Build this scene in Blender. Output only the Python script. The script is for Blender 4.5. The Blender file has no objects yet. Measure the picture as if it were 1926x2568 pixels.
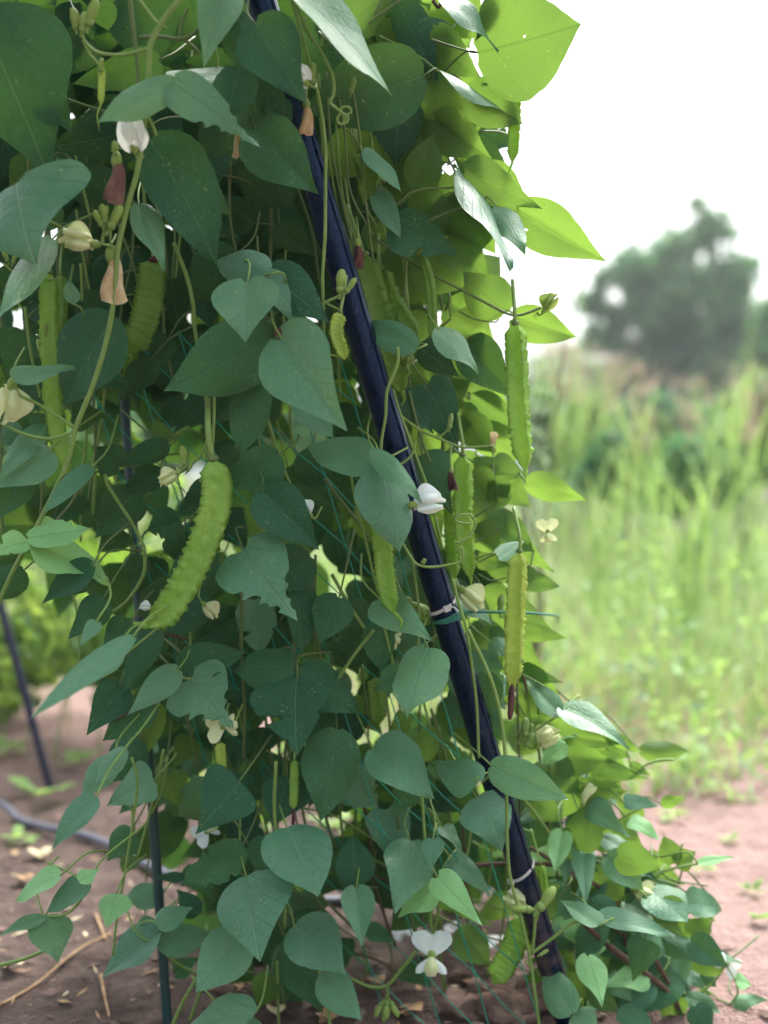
import bpy, math, random
from math import sin, cos, pi, radians, sqrt
from mathutils import Vector, Matrix, noise

random.seed(7)
R = random.uniform
scene = bpy.context.scene
COL = scene.collection

# ------------------------------------------------------------------ camera
CAM_H = 0.80
FPX, IMG_W, IMG_H = 3100.0, 1926.0, 2568.0
PITCH = math.atan((1284 - 1180) / FPX)          # looks slightly down
cam_data = bpy.data.cameras.new('camera')
cam = bpy.data.objects.new('camera', cam_data)
COL.objects.link(cam)
cam.location = (0, 0, CAM_H)
cam.rotation_euler = (pi / 2 - PITCH, 0, 0)
cam_data.sensor_fit = 'VERTICAL'
cam_data.sensor_height = 36.0
cam_data.lens = 36.0 * FPX / IMG_H
cam_data.clip_end = 3000
cam_data.dof.use_dof = True
cam_data.dof.focus_distance = 1.53
cam_data.dof.aperture_fstop = 2.1
scene.camera = cam

# ------------------------------------------------------------------ world, sun, exposure
SUN_EL, SUN_AZ = radians(52), radians(24)         # sun behind the trellis, a little to the side of the path
world = bpy.data.worlds.new('World')
scene.world = world
world.use_nodes = True
wn = world.node_tree
bg = wn.nodes['Background']
sky_tex = wn.nodes.new('ShaderNodeTexSky')
sky_tex.sky_type = 'NISHITA'
sky_tex.sun_disc = False
sky_tex.sun_elevation = SUN_EL
sky_tex.sun_rotation = SUN_AZ
sky_tex.dust_density = 4.0
sky_tex.air_density = 1.2
hs = wn.nodes.new('ShaderNodeHueSaturation')      # overcast: nearly white
hs.inputs['Saturation'].default_value = 0.34
wn.links.new(sky_tex.outputs[0], hs.inputs['Color'])
# an overcast sky is brightest overhead: L = Lz (1 + 2 sin e) / 3
wtc = wn.nodes.new('ShaderNodeTexCoord')
wsx = wn.nodes.new('ShaderNodeSeparateXYZ')
wn.links.new(wtc.outputs['Generated'], wsx.inputs[0])
wmr = wn.nodes.new('ShaderNodeMapRange')
wmr.clamp = True
wn.links.new(wsx.outputs[2], wmr.inputs[0])
for wi, wx in enumerate((0.0, 1.0, 0.42, 1.9)):
    wmr.inputs[wi + 1].default_value = wx
wmul = wn.nodes.new('ShaderNodeVectorMath')
wmul.operation = 'SCALE'
wn.links.new(hs.outputs[0], wmul.inputs[0])
wn.links.new(wmr.outputs[0], wmul.inputs['Scale'])
wn.links.new(wmul.outputs[0], bg.inputs[0])
bg.inputs[1].default_value = 0.15

sd = bpy.data.lights.new('sun', 'SUN')
sd.energy = 1.5
sd.angle = radians(14)
sd.color = (1.0, 0.97, 0.92)
sun = bpy.data.objects.new('sun', sd)
COL.objects.link(sun)
sdir = Vector((sin(SUN_AZ) * cos(SUN_EL), cos(SUN_AZ) * cos(SUN_EL), sin(SUN_EL)))
sun.rotation_euler = sdir.to_track_quat('Z', 'Y').to_euler()

scene.view_settings.view_transform = 'Standard'
scene.view_settings.look = 'None'
scene.view_settings.gamma = 1.0
scene.view_settings.exposure = 1.52
scene.cycles.max_bounces = 8
scene.cycles.diffuse_bounces = 4
scene.cycles.glossy_bounces = 2
scene.cycles.transmission_bounces = 6
scene.cycles.transparent_max_bounces = 8
scene.cycles.use_denoising = True

HAZE = 0.0017

# ------------------------------------------------------------------ measuring helpers
FWD = Vector((0, cos(PITCH), -sin(PITCH)))
UPV = Vector((0, sin(PITCH), cos(PITCH)))
EYE = Vector((0, 0, CAM_H))


def ray(px, py):
    d = FWD + Vector((1, 0, 0)) * ((px - IMG_W / 2) / FPX) + UPV * (-(py - IMG_H / 2) / FPX)
    return d / d.y


def P(px, py, d):
    """where the thing seen at that spot of the photo stands, d metres down the path"""
    return EYE + ray(px, py) * d


def G(px, py):
    r = ray(px, py)
    return EYE + r * (CAM_H / -r.z)


def pole_d(py):
    return 1.47 + 0.26 * py / 2568.0


# ------------------------------------------------------------------ materials
def new_mat(name):
    m = bpy.data.materials.new(name)
    m.use_nodes = True
    nt = m.node_tree
    for n in list(nt.nodes):
        nt.nodes.remove(n)
    out = nt.nodes.new('ShaderNodeOutputMaterial')
    return m, nt, out


def N(nt, kind, **kw):
    n = nt.nodes.new(kind)
    for k, v in kw.items():
        if k in n.bl_rna.properties:
            setattr(n, k, v)
    return n


def math_node(nt, op, a, b=None, c=None, clamp=False):
    n = nt.nodes.new('ShaderNodeMath')
    n.operation = op
    n.use_clamp = clamp
    for i, x in enumerate((a, b, c)):
        if x is None:
            continue
        if isinstance(x, (int, float)):
            n.inputs[i].default_value = x
        else:
            nt.links.new(x, n.inputs[i])
    return n.outputs[0]


def mix_col(nt, f, a, b, mode='MIX'):
    n = nt.nodes.new('ShaderNodeMix')
    n.data_type = 'RGBA'
    n.blend_type = mode
    for s, x in ((n.inputs[0], f), (n.inputs[6], a), (n.inputs[7], b)):
        if isinstance(x, (int, float)):
            s.default_value = x
        elif isinstance(x, tuple):
            s.default_value = (*x, 1)
        else:
            nt.links.new(x, s)
    return n.outputs[2]


def noise_tex(nt, vec, scale, detail=3.0, rough=0.55):
    n = nt.nodes.new('ShaderNodeTexNoise')
    n.inputs['Scale'].default_value = scale
    n.inputs['Detail'].default_value = detail
    n.inputs['Roughness'].default_value = rough
    if vec is not None:
        nt.links.new(vec, n.inputs['Vector'])
    return n.outputs['Fac']


def map_range(nt, v, a, b, c=0.0, d=1.0):
    n = nt.nodes.new('ShaderNodeMapRange')
    n.clamp = True
    nt.links.new(v, n.inputs[0])
    for i, x in enumerate((a, b, c, d)):
        n.inputs[i + 1].default_value = x
    return n.outputs[0]


def principled(nt, col, rough=0.5, spec=0.4, normal=None):
    p = nt.nodes.new('ShaderNodeBsdfPrincipled')
    if isinstance(col, tuple):
        p.inputs['Base Color'].default_value = (*col, 1)
    else:
        nt.links.new(col, p.inputs['Base Color'])
    if isinstance(rough, (int, float)):
        p.inputs['Roughness'].default_value = rough
    else:
        nt.links.new(rough, p.inputs['Roughness'])
    p.inputs['Specular IOR Level'].default_value = spec
    if normal is not None:
        nt.links.new(normal, p.inputs['Normal'])
    return p


def bump(nt, h, strength=0.3, dist=0.01):
    b = nt.nodes.new('ShaderNodeBump')
    b.inputs['Strength'].default_value = strength
    b.inputs['Distance'].default_value = dist
    nt.links.new(h, b.inputs['Height'])
    return b.outputs[0]


def translucent_mix(nt, pr, col, fac, out):
    t = nt.nodes.new('ShaderNodeBsdfTranslucent')
    if isinstance(col, tuple):
        t.inputs[0].default_value = (*col, 1)
    else:
        nt.links.new(col, t.inputs[0])
    m = nt.nodes.new('ShaderNodeMixShader')
    m.inputs[0].default_value = fac
    nt.links.new(pr.outputs[0], m.inputs[1])
    nt.links.new(t.outputs[0], m.inputs[2])
    nt.links.new(m.outputs[0], out.inputs[0])


def leaf_material(name, c1, c2, vein, trans1, trans2, fac, spec=0.35, rough=0.48, scars=0.6, holes=False):
    m, nt, out = new_mat(name)
    tc = N(nt, 'ShaderNodeTexCoord')
    oi = N(nt, 'ShaderNodeObjectInfo')
    sx = N(nt, 'ShaderNodeSeparateXYZ')
    nt.links.new(tc.outputs['UV'], sx.inputs[0])
    au = math_node(nt, 'ABSOLUTE', math_node(nt, 'SUBTRACT', sx.outputs[0], 0.5))
    v = sx.outputs[1]
    # a random shift so no two leaves carry the same marks
    off = N(nt, 'ShaderNodeVectorMath', operation='ADD')
    nt.links.new(tc.outputs['UV'], off.inputs[0])
    cmb = N(nt, 'ShaderNodeCombineXYZ')
    nt.links.new(math_node(nt, 'MULTIPLY', oi.outputs['Random'], 37.0), cmb.inputs[0])
    nt.links.new(math_node(nt, 'MULTIPLY', oi.outputs['Random'], 91.0), cmb.inputs[1])
    nt.links.new(cmb.outputs[0], off.inputs[1])
    pos = off.outputs[0]
    # veins
    mid = map_range(nt, au, 0.004, 0.014, 1, 0)
    q = math_node(nt, 'SUBTRACT', v, math_node(nt, 'MULTIPLY', math_node(nt, 'POWER', au, 0.8), 0.85))
    fr = math_node(nt, 'FRACT', math_node(nt, 'ADD', math_node(nt, 'MULTIPLY', q, 5.6), 5.0))
    tri = math_node(nt, 'ABSOLUTE', math_node(nt, 'SUBTRACT', fr, 0.5))
    side = map_range(nt, tri, 0.012, 0.042, 1, 0)
    wav = noise_tex(nt, pos, 18, 4, 0.6)
    veins = math_node(nt, 'MAXIMUM', mid, math_node(nt, 'MULTIPLY', side, 0.33))
    big = noise_tex(nt, pos, 2.2, 3)
    base = mix_col(nt, oi.outputs['Random'], c1, c2)
    base = mix_col(nt, map_range(nt, big, 0.3, 0.75, 0.0, 0.45), base, tuple(x * 0.62 for x in c1))
    base = mix_col(nt, map_range(nt, wav, 0.35, 0.7, 0, 0.3), base, tuple(min(1, x * 1.35) for x in c2))
    base = mix_col(nt, math_node(nt, 'MULTIPLY', veins, 0.6), base, vein)
    sc = noise_tex(nt, pos, 26, 2, 0.5)
    gate = noise_tex(nt, pos, 4.5, 2)
    scar = math_node(nt, 'MULTIPLY', map_range(nt, sc, 0.60, 0.68), map_range(nt, gate, 0.55, 0.64))
    base = mix_col(nt, math_node(nt, 'MULTIPLY', scar, scars), base, (0.38, 0.43, 0.20))
    h = math_node(nt, 'SUBTRACT', math_node(nt, 'MULTIPLY', wav, 0.35), veins)
    nrm = bump(nt, h, 0.55, 0.006)
    pr = principled(nt, base, map_range(nt, math_node(nt, 'FRACT', math_node(nt, 'MULTIPLY', oi.outputs['Random'], 7.3)), 0, 1, rough - .12, rough + .14), spec, nrm)
    tcol = mix_col(nt, oi.outputs['Random'], trans1, trans2)
    tcol = mix_col(nt, math_node(nt, 'MULTIPLY', veins, 0.45), tcol, tuple(x * 0.55 for x in trans1))
    tcol = mix_col(nt, map_range(nt, wav, 0.3, 0.75, 0, 0.35), tcol, tuple(x * 0.7 for x in trans1))
    if holes:
        mid_out = nt.nodes.new('ShaderNodeMixShader')
        tr = nt.nodes.new('ShaderNodeBsdfTransparent')
        vo = N(nt, 'ShaderNodeTexVoronoi')
        vo.inputs['Scale'].default_value = 5.0
        nt.links.new(pos, vo.inputs['Vector'])
        sep = N(nt, 'ShaderNodeSeparateColor')
        nt.links.new(vo.outputs['Color'], sep.inputs[0])
        hole = math_node(nt, 'MULTIPLY', map_range(nt, math_node(nt, 'ADD', vo.outputs['Distance'], math_node(nt, 'MULTIPLY', wav, 0.12)), 0.14, 0.15, 1, 0),
                         math_node(nt, 'GREATER_THAN', sep.outputs[0], 0.8))
        nt.links.new(hole, mid_out.inputs[0])

        class O:
            pass
        o2 = O()
        o2.inputs = [mid_out.inputs[1]]
        translucent_mix(nt, pr, tcol, fac, o2)
        nt.links.new(tr.outputs[0], mid_out.inputs[2])
        nt.links.new(mid_out.outputs[0], out.inputs[0])
    else:
        translucent_mix(nt, pr, tcol, fac, out)
    return m


def plain(name, c1, c2=None, scale=20.0, rough=0.5, spec=0.4, bstr=0.2, bdist=0.002, trans=None, fac=0.3, rnd=0.0, coord='Object'):
    m, nt, out = new_mat(name)
    tc = N(nt, 'ShaderNodeTexCoord')
    nz = noise_tex(nt, tc.outputs[coord], scale, 4)
    col = mix_col(nt, map_range(nt, nz, 0.35, 0.68), c1, c2 or tuple(x * 0.7 for x in c1))
    if rnd:
        oi = N(nt, 'ShaderNodeObjectInfo')
        col = mix_col(nt, math_node(nt, 'MULTIPLY', oi.outputs['Random'], rnd), col, tuple(x * 0.45 for x in c1))
    pr = principled(nt, col, rough, spec, bump(nt, nz, bstr, bdist))
    if trans:
        translucent_mix(nt, pr, trans, fac, out)
    else:
        nt.links.new(pr.outputs[0], out.inputs[0])
    return m


M = {}
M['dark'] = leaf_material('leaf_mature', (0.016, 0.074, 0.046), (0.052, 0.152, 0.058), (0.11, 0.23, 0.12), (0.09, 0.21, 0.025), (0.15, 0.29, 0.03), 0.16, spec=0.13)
M['mid'] = leaf_material('leaf_midgreen', (0.056, 0.180, 0.104), (0.115, 0.270, 0.130), (0.18, 0.33, 0.19), (0.14, 0.28, 0.03), (0.18, 0.34, 0.04), 0.20, spec=0.38, rough=0.40)  # lighter green for upturned leaves, sky light put into the colour
M['young'] = leaf_material('leaf_young', (0.24, 0.54, 0.22), (0.28, 0.60, 0.25), (0.26, 0.42, 0.20), (0.26, 0.45, 0.06), (0.32, 0.50, 0.08), 0.38, scars=0.2)
M['backlit_tone'] = leaf_material('leaf_backlit', (0.055, 0.150, 0.040), (0.080, 0.185, 0.05), (0.10, 0.19, 0.06), (0.16, 0.29, 0.04), (0.24, 0.40, 0.05), 0.48, spec=0.3, scars=0.5)  # leaves lit from behind: the backlight is put into a yellower, more translucent colour
M['backlit_tone_hole'] = leaf_material('leaf_backlit_eaten', (0.055, 0.150, 0.040), (0.080, 0.185, 0.05), (0.10, 0.19, 0.06), (0.16, 0.29, 0.04), (0.24, 0.40, 0.05), 0.48, spec=0.3, scars=0.5, holes=True)  # same backlit colouring, with eaten holes
M['brown'] = plain('leaf_withered', (0.22, 0.11, 0.07), (0.12, 0.05, 0.03), 40, 0.7, 0.2, 0.4, 0.003)
M['stem'] = plain('vine_stem', (0.17, 0.29, 0.07), (0.22, 0.34, 0.10), 60, 0.5, 0.3, 0.2, 0.001, (0.3, 0.45, 0.08), 0.15)
M['stemdark'] = plain('vine_stem_old', (0.09, 0.15, 0.045), (0.12, 0.17, 0.06), 60, 0.55, 0.3, 0.3, 0.001)
M['wood'] = plain('vine_stem_woody', (0.13, 0.085, 0.06), (0.07, 0.045, 0.032), 90, 0.8, 0.2, 0.8, 0.002)
def pod_material(name, c1, c2, tr, fac):
    m, nt, out = new_mat(name)
    tc = N(nt, 'ShaderNodeTexCoord')
    p = tc.outputs['Object']
    a = noise_tex(nt, p, 14, 3)
    b = noise_tex(nt, p, 95, 4, .65)
    c = noise_tex(nt, p, 160, 2)
    col = mix_col(nt, map_range(nt, a, .3, .7), c1, c2)
    col = mix_col(nt, map_range(nt, b, .5, .72, 0, .5), col, tuple(min(1, x * 1.5) for x in c1))
    spots = math_node(nt, 'MULTIPLY', map_range(nt, c, .66, .72, 0, .8), map_range(nt, a, .5, .62))
    col = mix_col(nt, spots, col, (.10, .07, .03))
    pr = principled(nt, col, .42, .35, bump(nt, b, .8, .003))
    translucent_mix(nt, pr, tr, fac, out)
    return m


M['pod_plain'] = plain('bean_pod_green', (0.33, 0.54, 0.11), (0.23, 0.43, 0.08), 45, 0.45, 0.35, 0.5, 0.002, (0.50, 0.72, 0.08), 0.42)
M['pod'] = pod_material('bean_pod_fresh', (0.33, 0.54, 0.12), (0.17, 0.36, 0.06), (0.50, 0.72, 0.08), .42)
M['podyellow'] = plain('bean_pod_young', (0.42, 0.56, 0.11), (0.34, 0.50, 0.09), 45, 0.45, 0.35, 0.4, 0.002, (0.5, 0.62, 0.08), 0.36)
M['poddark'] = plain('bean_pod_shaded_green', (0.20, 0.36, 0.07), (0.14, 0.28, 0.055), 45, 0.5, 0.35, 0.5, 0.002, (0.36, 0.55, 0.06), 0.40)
M['dead'] = plain('withered_bloom', (0.10, 0.045, 0.035), (0.045, 0.02, 0.025), 70, 0.8, 0.2, 0.6, 0.002)
M['petal'] = plain('petal_white', (0.76, 0.87, 0.90), (0.70, 0.82, 0.76), 30, 0.55, 0.25, 0.15, 0.001, (0.8, 0.8, 0.68), 0.35)
M['cream'] = plain('petal_cream', (0.70, 0.78, 0.48), (0.62, 0.70, 0.36), 30, 0.55, 0.25, 0.15, 0.001, (0.7, 0.72, 0.36), 0.35)
M['tan'] = plain('petal_withered_tan', (0.46, 0.30, 0.14), (0.66, 0.60, 0.38), 70, 0.7, 0.2, 0.5, 0.002, (0.6, 0.5, 0.28), 0.25)
M['mauve'] = plain('petal_withered_mauve', (0.12, 0.065, 0.07), (0.26, 0.16, 0.11), 60, 0.75, 0.2, 0.6, 0.002, (0.3, 0.15, 0.12), 0.2)
M['calyx'] = plain('calyx_green', (0.27, 0.40, 0.10), (0.22, 0.33, 0.08), 60, 0.5, 0.3, 0.2, 0.001, (0.4, 0.55, 0.1), 0.25)


# ------------------------------------------------------------------ mesh helpers
def catmull(pts, n):
    """resampled smooth line through pts; returns n+1 points"""
    if len(pts) == 2:
        return [pts[0].lerp(pts[1], i / n) for i in range(n + 1)]
    q = [pts[0] * 2 - pts[1]] + list(pts) + [pts[-1] * 2 - pts[-2]]
    L = [(pts[i + 1] - pts[i]).length for i in range(len(pts) - 1)]
    tot = sum(L) or 1e-6
    out = []
    for k in range(n + 1):
        s = tot * k / n
        i = 0
        while i < len(L) - 1 and s > L[i]:
            s -= L[i]
            i += 1
        t = min(1, s / max(L[i], 1e-9))
        a, b, c, d = q[i], q[i + 1], q[i + 2], q[i + 3]
        out.append(0.5 * ((2 * b) + (c - a) * t + (2 * a - 5 * b + 4 * c - d) * t * t + (3 * b - a - 3 * c + d) * t ** 3))
    return out


class MB:
    def __init__(self):
        self.v, self.f, self.mi, self.uv = [], [], [], None

    def tube(self, pts, r, n=None, seg=7, r2=None, rough=0.0, cap=True, mi=0):
        n = n or max(6, len(pts) * 6)
        line = catmull(pts, n)
        b0 = len(self.v)
        ref = Vector((0.31, -0.9, 0.2)).normalized()
        for i, p in enumerate(line):
            t = (line[min(i + 1, n)] - line[max(i - 1, 0)])
            t = t.normalized() if t.length > 1e-9 else Vector((0, 0, 1))
            a = t.cross(ref)
            if a.length < 1e-3:
                a = t.cross(Vector((1, 0, 0)))
            a.normalize()
            b = t.cross(a)
            k = i / n
            rr = r + ((r2 if r2 is not None else r) - r) * k
            if rough:
                rr *= 1 + rough * noise.noise(p * 90)
            for j in range(seg):
                w = 2 * pi * j / seg
                self.v.append(p + (a * cos(w) + b * sin(w)) * rr)
        for i in range(n):
            for j in range(seg):
                j2 = (j + 1) % seg
                self.f.append((b0 + i * seg + j, b0 + i * seg + j2, b0 + (i + 1) * seg + j2, b0 + (i + 1) * seg + j))
                self.mi.append(mi)
        if cap:
            self.f.append(tuple(b0 + j for j in range(seg))[::-1])
            self.f.append(tuple(b0 + n * seg + j for j in range(seg)))
            self.mi += [mi, mi]
        return self

    def blob(self, c, rx, ry, rz, axis=None, seg=12, rings=8, mi=0, lump=0.0, shape=None):
        """an ellipsoid whose long axis (rz) lies along axis; shape(t) scales its girth"""
        q = (axis or Vector((0, 0, 1))).normalized().to_track_quat('Z', 'Y')
        b0 = len(self.v)
        for i in range(rings + 1):
            th = pi * i / rings
            for j in range(seg):
                ph = 2 * pi * j / seg
                s = shape(i / rings) if shape else 1
                d = Vector((sin(th) * cos(ph) * rx * s, sin(th) * sin(ph) * ry * s, -cos(th) * rz))
                if lump:
                    d *= 1 + lump * noise.noise((c + d) * (1.6 / max(rx, rz)))
                self.v.append(c + q @ d)
        for i in range(rings):
            for j in range(seg):
                j2 = (j + 1) % seg
                self.f.append((b0 + i * seg + j, b0 + i * seg + j2, b0 + (i + 1) * seg + j2, b0 + (i + 1) * seg + j))
                self.mi.append(mi)
        return self

    def sheet(self, fn, nu, nv, mi=0):
        b0 = len(self.v)
        for j in range(nv + 1):
            for i in range(nu + 1):
                self.v.append(Vector(fn(i / nu, j / nv)))
        for j in range(nv):
            for i in range(nu):
                a = b0 + j * (nu + 1) + i
                self.f.append((a, a + 1, a + nu + 2, a + nu + 1))
                self.mi.append(mi)
        return self

    def mesh(self, name, mats, smooth=True):
        me = bpy.data.meshes.new(name)
        me.from_pydata([tuple(p) for p in self.v], [], self.f)
        for m in mats:
            me.materials.append(m)
        me.polygons.foreach_set('material_index', self.mi)
        if smooth:
            me.polygons.foreach_set('use_smooth', [True] * len(self.f))
        me.update()
        return me

    def build(self, name, mats, parent=None, smooth=True):
        if not isinstance(mats, (list, tuple)):
            mats = [mats]
        o = bpy.data.objects.new(name, self.mesh(name, mats, smooth))
        COL.objects.link(o)
        if parent is not None:
            attach(o, parent)
        return o


WORLD = {}


def attach(o, parent):
    """parent o, keeping where it stands (all matrices are plain, nothing is evaluated)"""
    pw = WORLD.get(parent.name, Matrix.Translation(parent.location))
    w = WORLD.get(o.name, Matrix.Translation(o.location))
    o.parent = parent
    o.matrix_parent_inverse = pw.inverted()
    o.matrix_basis = w
    WORLD[o.name] = w


def thing(name, label, cat, loc=(0, 0, 0), group=None):
    o = bpy.data.objects.new(name, None)
    o.empty_display_size = 0.05
    COL.objects.link(o)
    o.location = loc
    WORLD[o.name] = Matrix.Translation(Vector(loc))
    tag(o, label, cat, group)
    return o


def tag(o, label=None, cat=None, group=None, kind=None):
    if label:
        o['label'] = label
    if cat:
        o['category'] = cat
    if group:
        o['group'] = group
    if kind:
        o['kind'] = kind
    return o


# ------------------------------------------------------------------ ground, hills
def lerp(a, b, t):
    return a + (b - a) * t


def ground_z(x, y):
    d = sqrt(x * x + y * y)
    k = max(0.0, 1 - d / 14.0)
    z = 0.022 * noise.noise(Vector((x * 1.7, y * 1.7, 0.3))) + 0.012 * noise.noise(Vector((x * 6, y * 6, 2)))
    z += 0.010 * noise.noise(Vector((x * 17, y * 17, 5))) * k + 0.005 * abs(noise.noise(Vector((x * 41, y * 41, 5)))) * k
    return z * (0.3 + 0.7 * k)


def build_ground():
    def axis(near0, near1, step, far, g):
        a = [near0]
        while a[-1] < near1:
            a.append(a[-1] + step)
        s = step
        while a[-1] < far:
            s *= g
            a.append(a[-1] + s)
        s = step
        lo = [near0]
        while lo[-1] > -far:
            s *= g
            lo.append(lo[-1] - s)
        return lo[:0:-1] + a
    xs = axis(-1.8, 2.2, 0.014, 440, 1.2)
    ys = axis(1.1, 4.6, 0.014, 440, 1.2)
    v, f = [], []
    for y in ys:
        for x in xs:
            v.append((x, y, ground_z(x, y)))
    w = len(xs)
    for j in range(len(ys) - 1):
        for i in range(w - 1):
            a = j * w + i
            f.append((a, a + 1, a + w + 1, a + w))
    m, nt, out = new_mat('soil')
    tc = N(nt, 'ShaderNodeTexCoord')
    p = tc.outputs['Object']
    n1 = noise_tex(nt, p, 2.3, 5, 0.6)
    n2 = noise_tex(nt, p, 22, 5, 0.65)
    n3 = noise_tex(nt, p, 150, 3, 0.6)
    sx = N(nt, 'ShaderNodeSeparateXYZ')
    nt.links.new(p, sx.inputs[0])
    # the bed under the vines is dark tilled soil, the track beside it pink sand
    bed = math_node(nt, 'SUBTRACT', sx.outputs[0], math_node(nt, 'MULTIPLY', sx.outputs[1], 0.06))
    bed = math_node(nt, 'ADD', bed, math_node(nt, 'MULTIPLY', math_node(nt, 'SUBTRACT', n1, 0.5), 0.5))
    bedf = map_range(nt, bed, 0.05, 0.42)
    far = map_range(nt, sx.outputs[1], 2.8, 3.9)
    bedf = math_node(nt, 'MAXIMUM', bedf, far)
    brown = mix_col(nt, map_range(nt, n2, 0.35, 0.65), (0.062, 0.043, 0.036), (0.135, 0.096, 0.080))
    sand = mix_col(nt, map_range(nt, n2, 0.3, 0.7), (0.28, 0.18, 0.158), (0.38, 0.262, 0.235))
    sand = mix_col(nt, map_range(nt, n1, 0.45, 0.7, 0, 0.5), sand, (0.19, 0.115, 0.10))
    c = mix_col(nt, bedf, brown, sand)
    c = mix_col(nt, map_range(nt, n3, 0.54, 0.70, 0, 0.6), c, (0.06, 0.04, 0.032))
    wild = map_range(nt, sx.outputs[1], 4.2, 7.0)
    c = mix_col(nt, wild, c, (0.10, 0.12, 0.045))
    h = math_node(nt, 'ADD', math_node(nt, 'MULTIPLY', n2, 1.0), math_node(nt, 'MULTIPLY', n3, 0.35))
    pr = principled(nt, c, 0.9, 0.15, bump(nt, h, 1.0, 0.03))
    nt.links.new(pr.outputs[0], out.inputs[0])
    me = bpy.data.meshes.new('ground')
    me.from_pydata(v, [], f)
    me.materials.append(m)
    me.polygons.foreach_set('use_smooth', [True] * len(f))
    o = bpy.data.objects.new('ground', me)
    COL.objects.link(o)
    tag(o, kind='structure')


build_ground()


def build_hills():
    mb = MB()

    def fn(u, v):
        x = lerp(-170, 170, u)
        z = -1 + v * (15 + 6 * noise.noise(Vector((x * 0.012, 3.1, 0))) + 3 * noise.noise(Vector((x * 0.035, 9.1, 0))) + 4 * max(0, (x - 30) / 100))
        return (x, 150 + 60 * v + 4 * noise.noise(Vector((x * .05, v * 4, 1))), z)
    mb.sheet(fn, 90, 12)
    m = plain('hill_forest', (0.09, 0.12, 0.10), (0.06, 0.085, 0.075), 0.15, 0.95, 0.1, 0.8, 2.0)
    o = mb.build('hills', m)
    tag(o, kind='structure')


build_hills()

# ------------------------------------------------------------------ leaves
def prof(t, tab):
    for (t0, a), (t1, b) in zip(tab, tab[1:]):
        if t <= t1:
            k = (t - t0) / (t1 - t0)
            k = k * k * (3 - 2 * k) * 0.4 + k * 0.6
            return a + (b - a) * k
    return 0


OV = [(0, .10), (.02, .22), (.06, .335), (.12, .425), (.20, .485), (.30, .50), (.42, .465), (.55, .375), (.68, .265), (.79, .165), (.88, .09), (.95, .042), (1, .004)]
DE = [(0, .16), (.015, .30), (.05, .42), (.11, .485), (.19, .50), (.30, .47), (.44, .39), (.58, .29), (.70, .195), (.81, .115), (.90, .058), (.96, .028), (1, .003)]
RO = [(0, .10), (.02, .20), (.06, .31), (.14, .42), (.26, .49), (.40, .50), (.54, .455), (.67, .365), (.78, .255), (.87, .15), (.94, .06), (1, .004)]


def leaf_mesh(name, tab, fold, curl, wave, skew, seed, notches=(), side_curl=0.0, nu=8, nv=18):
    rs = random.Random(seed)
    ph = rs.uniform(0, 6)
    v, f, uvs = [], [], []
    for j in range(nv + 1):
        t = (j / nv) ** 1.15
        for i in range(nu + 1):
            u = i / nu * 2 - 1
            h = prof(t, tab) * (1 + 0.03 * noise.noise(Vector((t * 7, seed, u > 0))))
            for (nt_, ns, nd, nwid) in notches:
                if u * ns > 0:
                    h *= 1 - nd * max(0, 1 - ((t - nt_) / nwid) ** 2) ** 0.5 if abs(t - nt_) < nwid else 1
            h *= 1 + skew * (1 if u > 0 else -1) * (1 - t)
            x = u * h + skew * 0.12 * sin(t * pi)
            y = t - (0.07 if seed % 4 == 0 else 0.025) * abs(u) ** 1.6 * (1 - t) ** 5
            z = fold * abs(u * h) - curl * (t ** 2.2) * 0.5 + 0.10 * curl * t
            z += wave * 0.035 * sin(t * 9 + ph + (2.1 if u > 0 else 0)) * abs(u) ** 1.5
            z -= side_curl * (u * h) ** 2
            z += 0.012 * noise.noise(Vector((x * 5 + seed, y * 5, 1.3)))
            v.append((x, y, z))
            uvs.append((u * h + 0.5, t))
    w = nu + 1
    for j in range(nv):
        for i in range(nu):
            a = j * w + i
            f.append((a, a + 1, a + w + 1, a + w))
    me = bpy.data.meshes.new(name)
    me.from_pydata(v, [], f)
    uvl = me.uv_layers.new(name='UVMap')
    data = []
    for p in f:
        for k in p:
            data += uvs[k]
    uvl.data.foreach_set('uv', data)
    me.polygons.foreach_set('use_smooth', [True] * len(f))
    me.materials.append(None)
    return me


LEAVES = []
rs = random.Random(3)
for k in range(22):
    tab = (OV, DE, RO, OV, RO)[k % 5]
    nts = ()
    if k % 4 == 1:
        nts = tuple((rs.uniform(.3, .85), rs.choice((-1, 1)), rs.uniform(.12, .45), rs.uniform(.03, .07)) for q in range(rs.randint(1, 4)))
    LEAVES.append(leaf_mesh('leaf', tab, rs.uniform(-.06, .42), rs.uniform(.05, .8), rs.uniform(.5, 1.9), rs.uniform(-.16, .16), k, nts, rs.uniform(-.2, .7), nu=10, nv=(44 if nts else 22)))
WHOLE = [m_ for k_, m_ in enumerate(LEAVES) if k_ % 4 != 1]
EATEN = leaf_mesh('leaf', DE, 0.05, 0.25, 1.0, 0.04, 40, ((.42, 1, .22, .04), (.55, 1, .42, .06), (.66, 1, .3, .045), (.76, 1, .55, .05), (.60, -1, .3, .05), (.72, -1, .5, .06), (.83, -1, .5, .05)), 0.1, nu=12, nv=60)
FOLDED = [leaf_mesh('leaf', OV, 0.75, 0.5, 1.2, 0.05, 50), leaf_mesh('leaf', DE, 0.6, 0.7, 1.4, -0.06, 51)]

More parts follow.
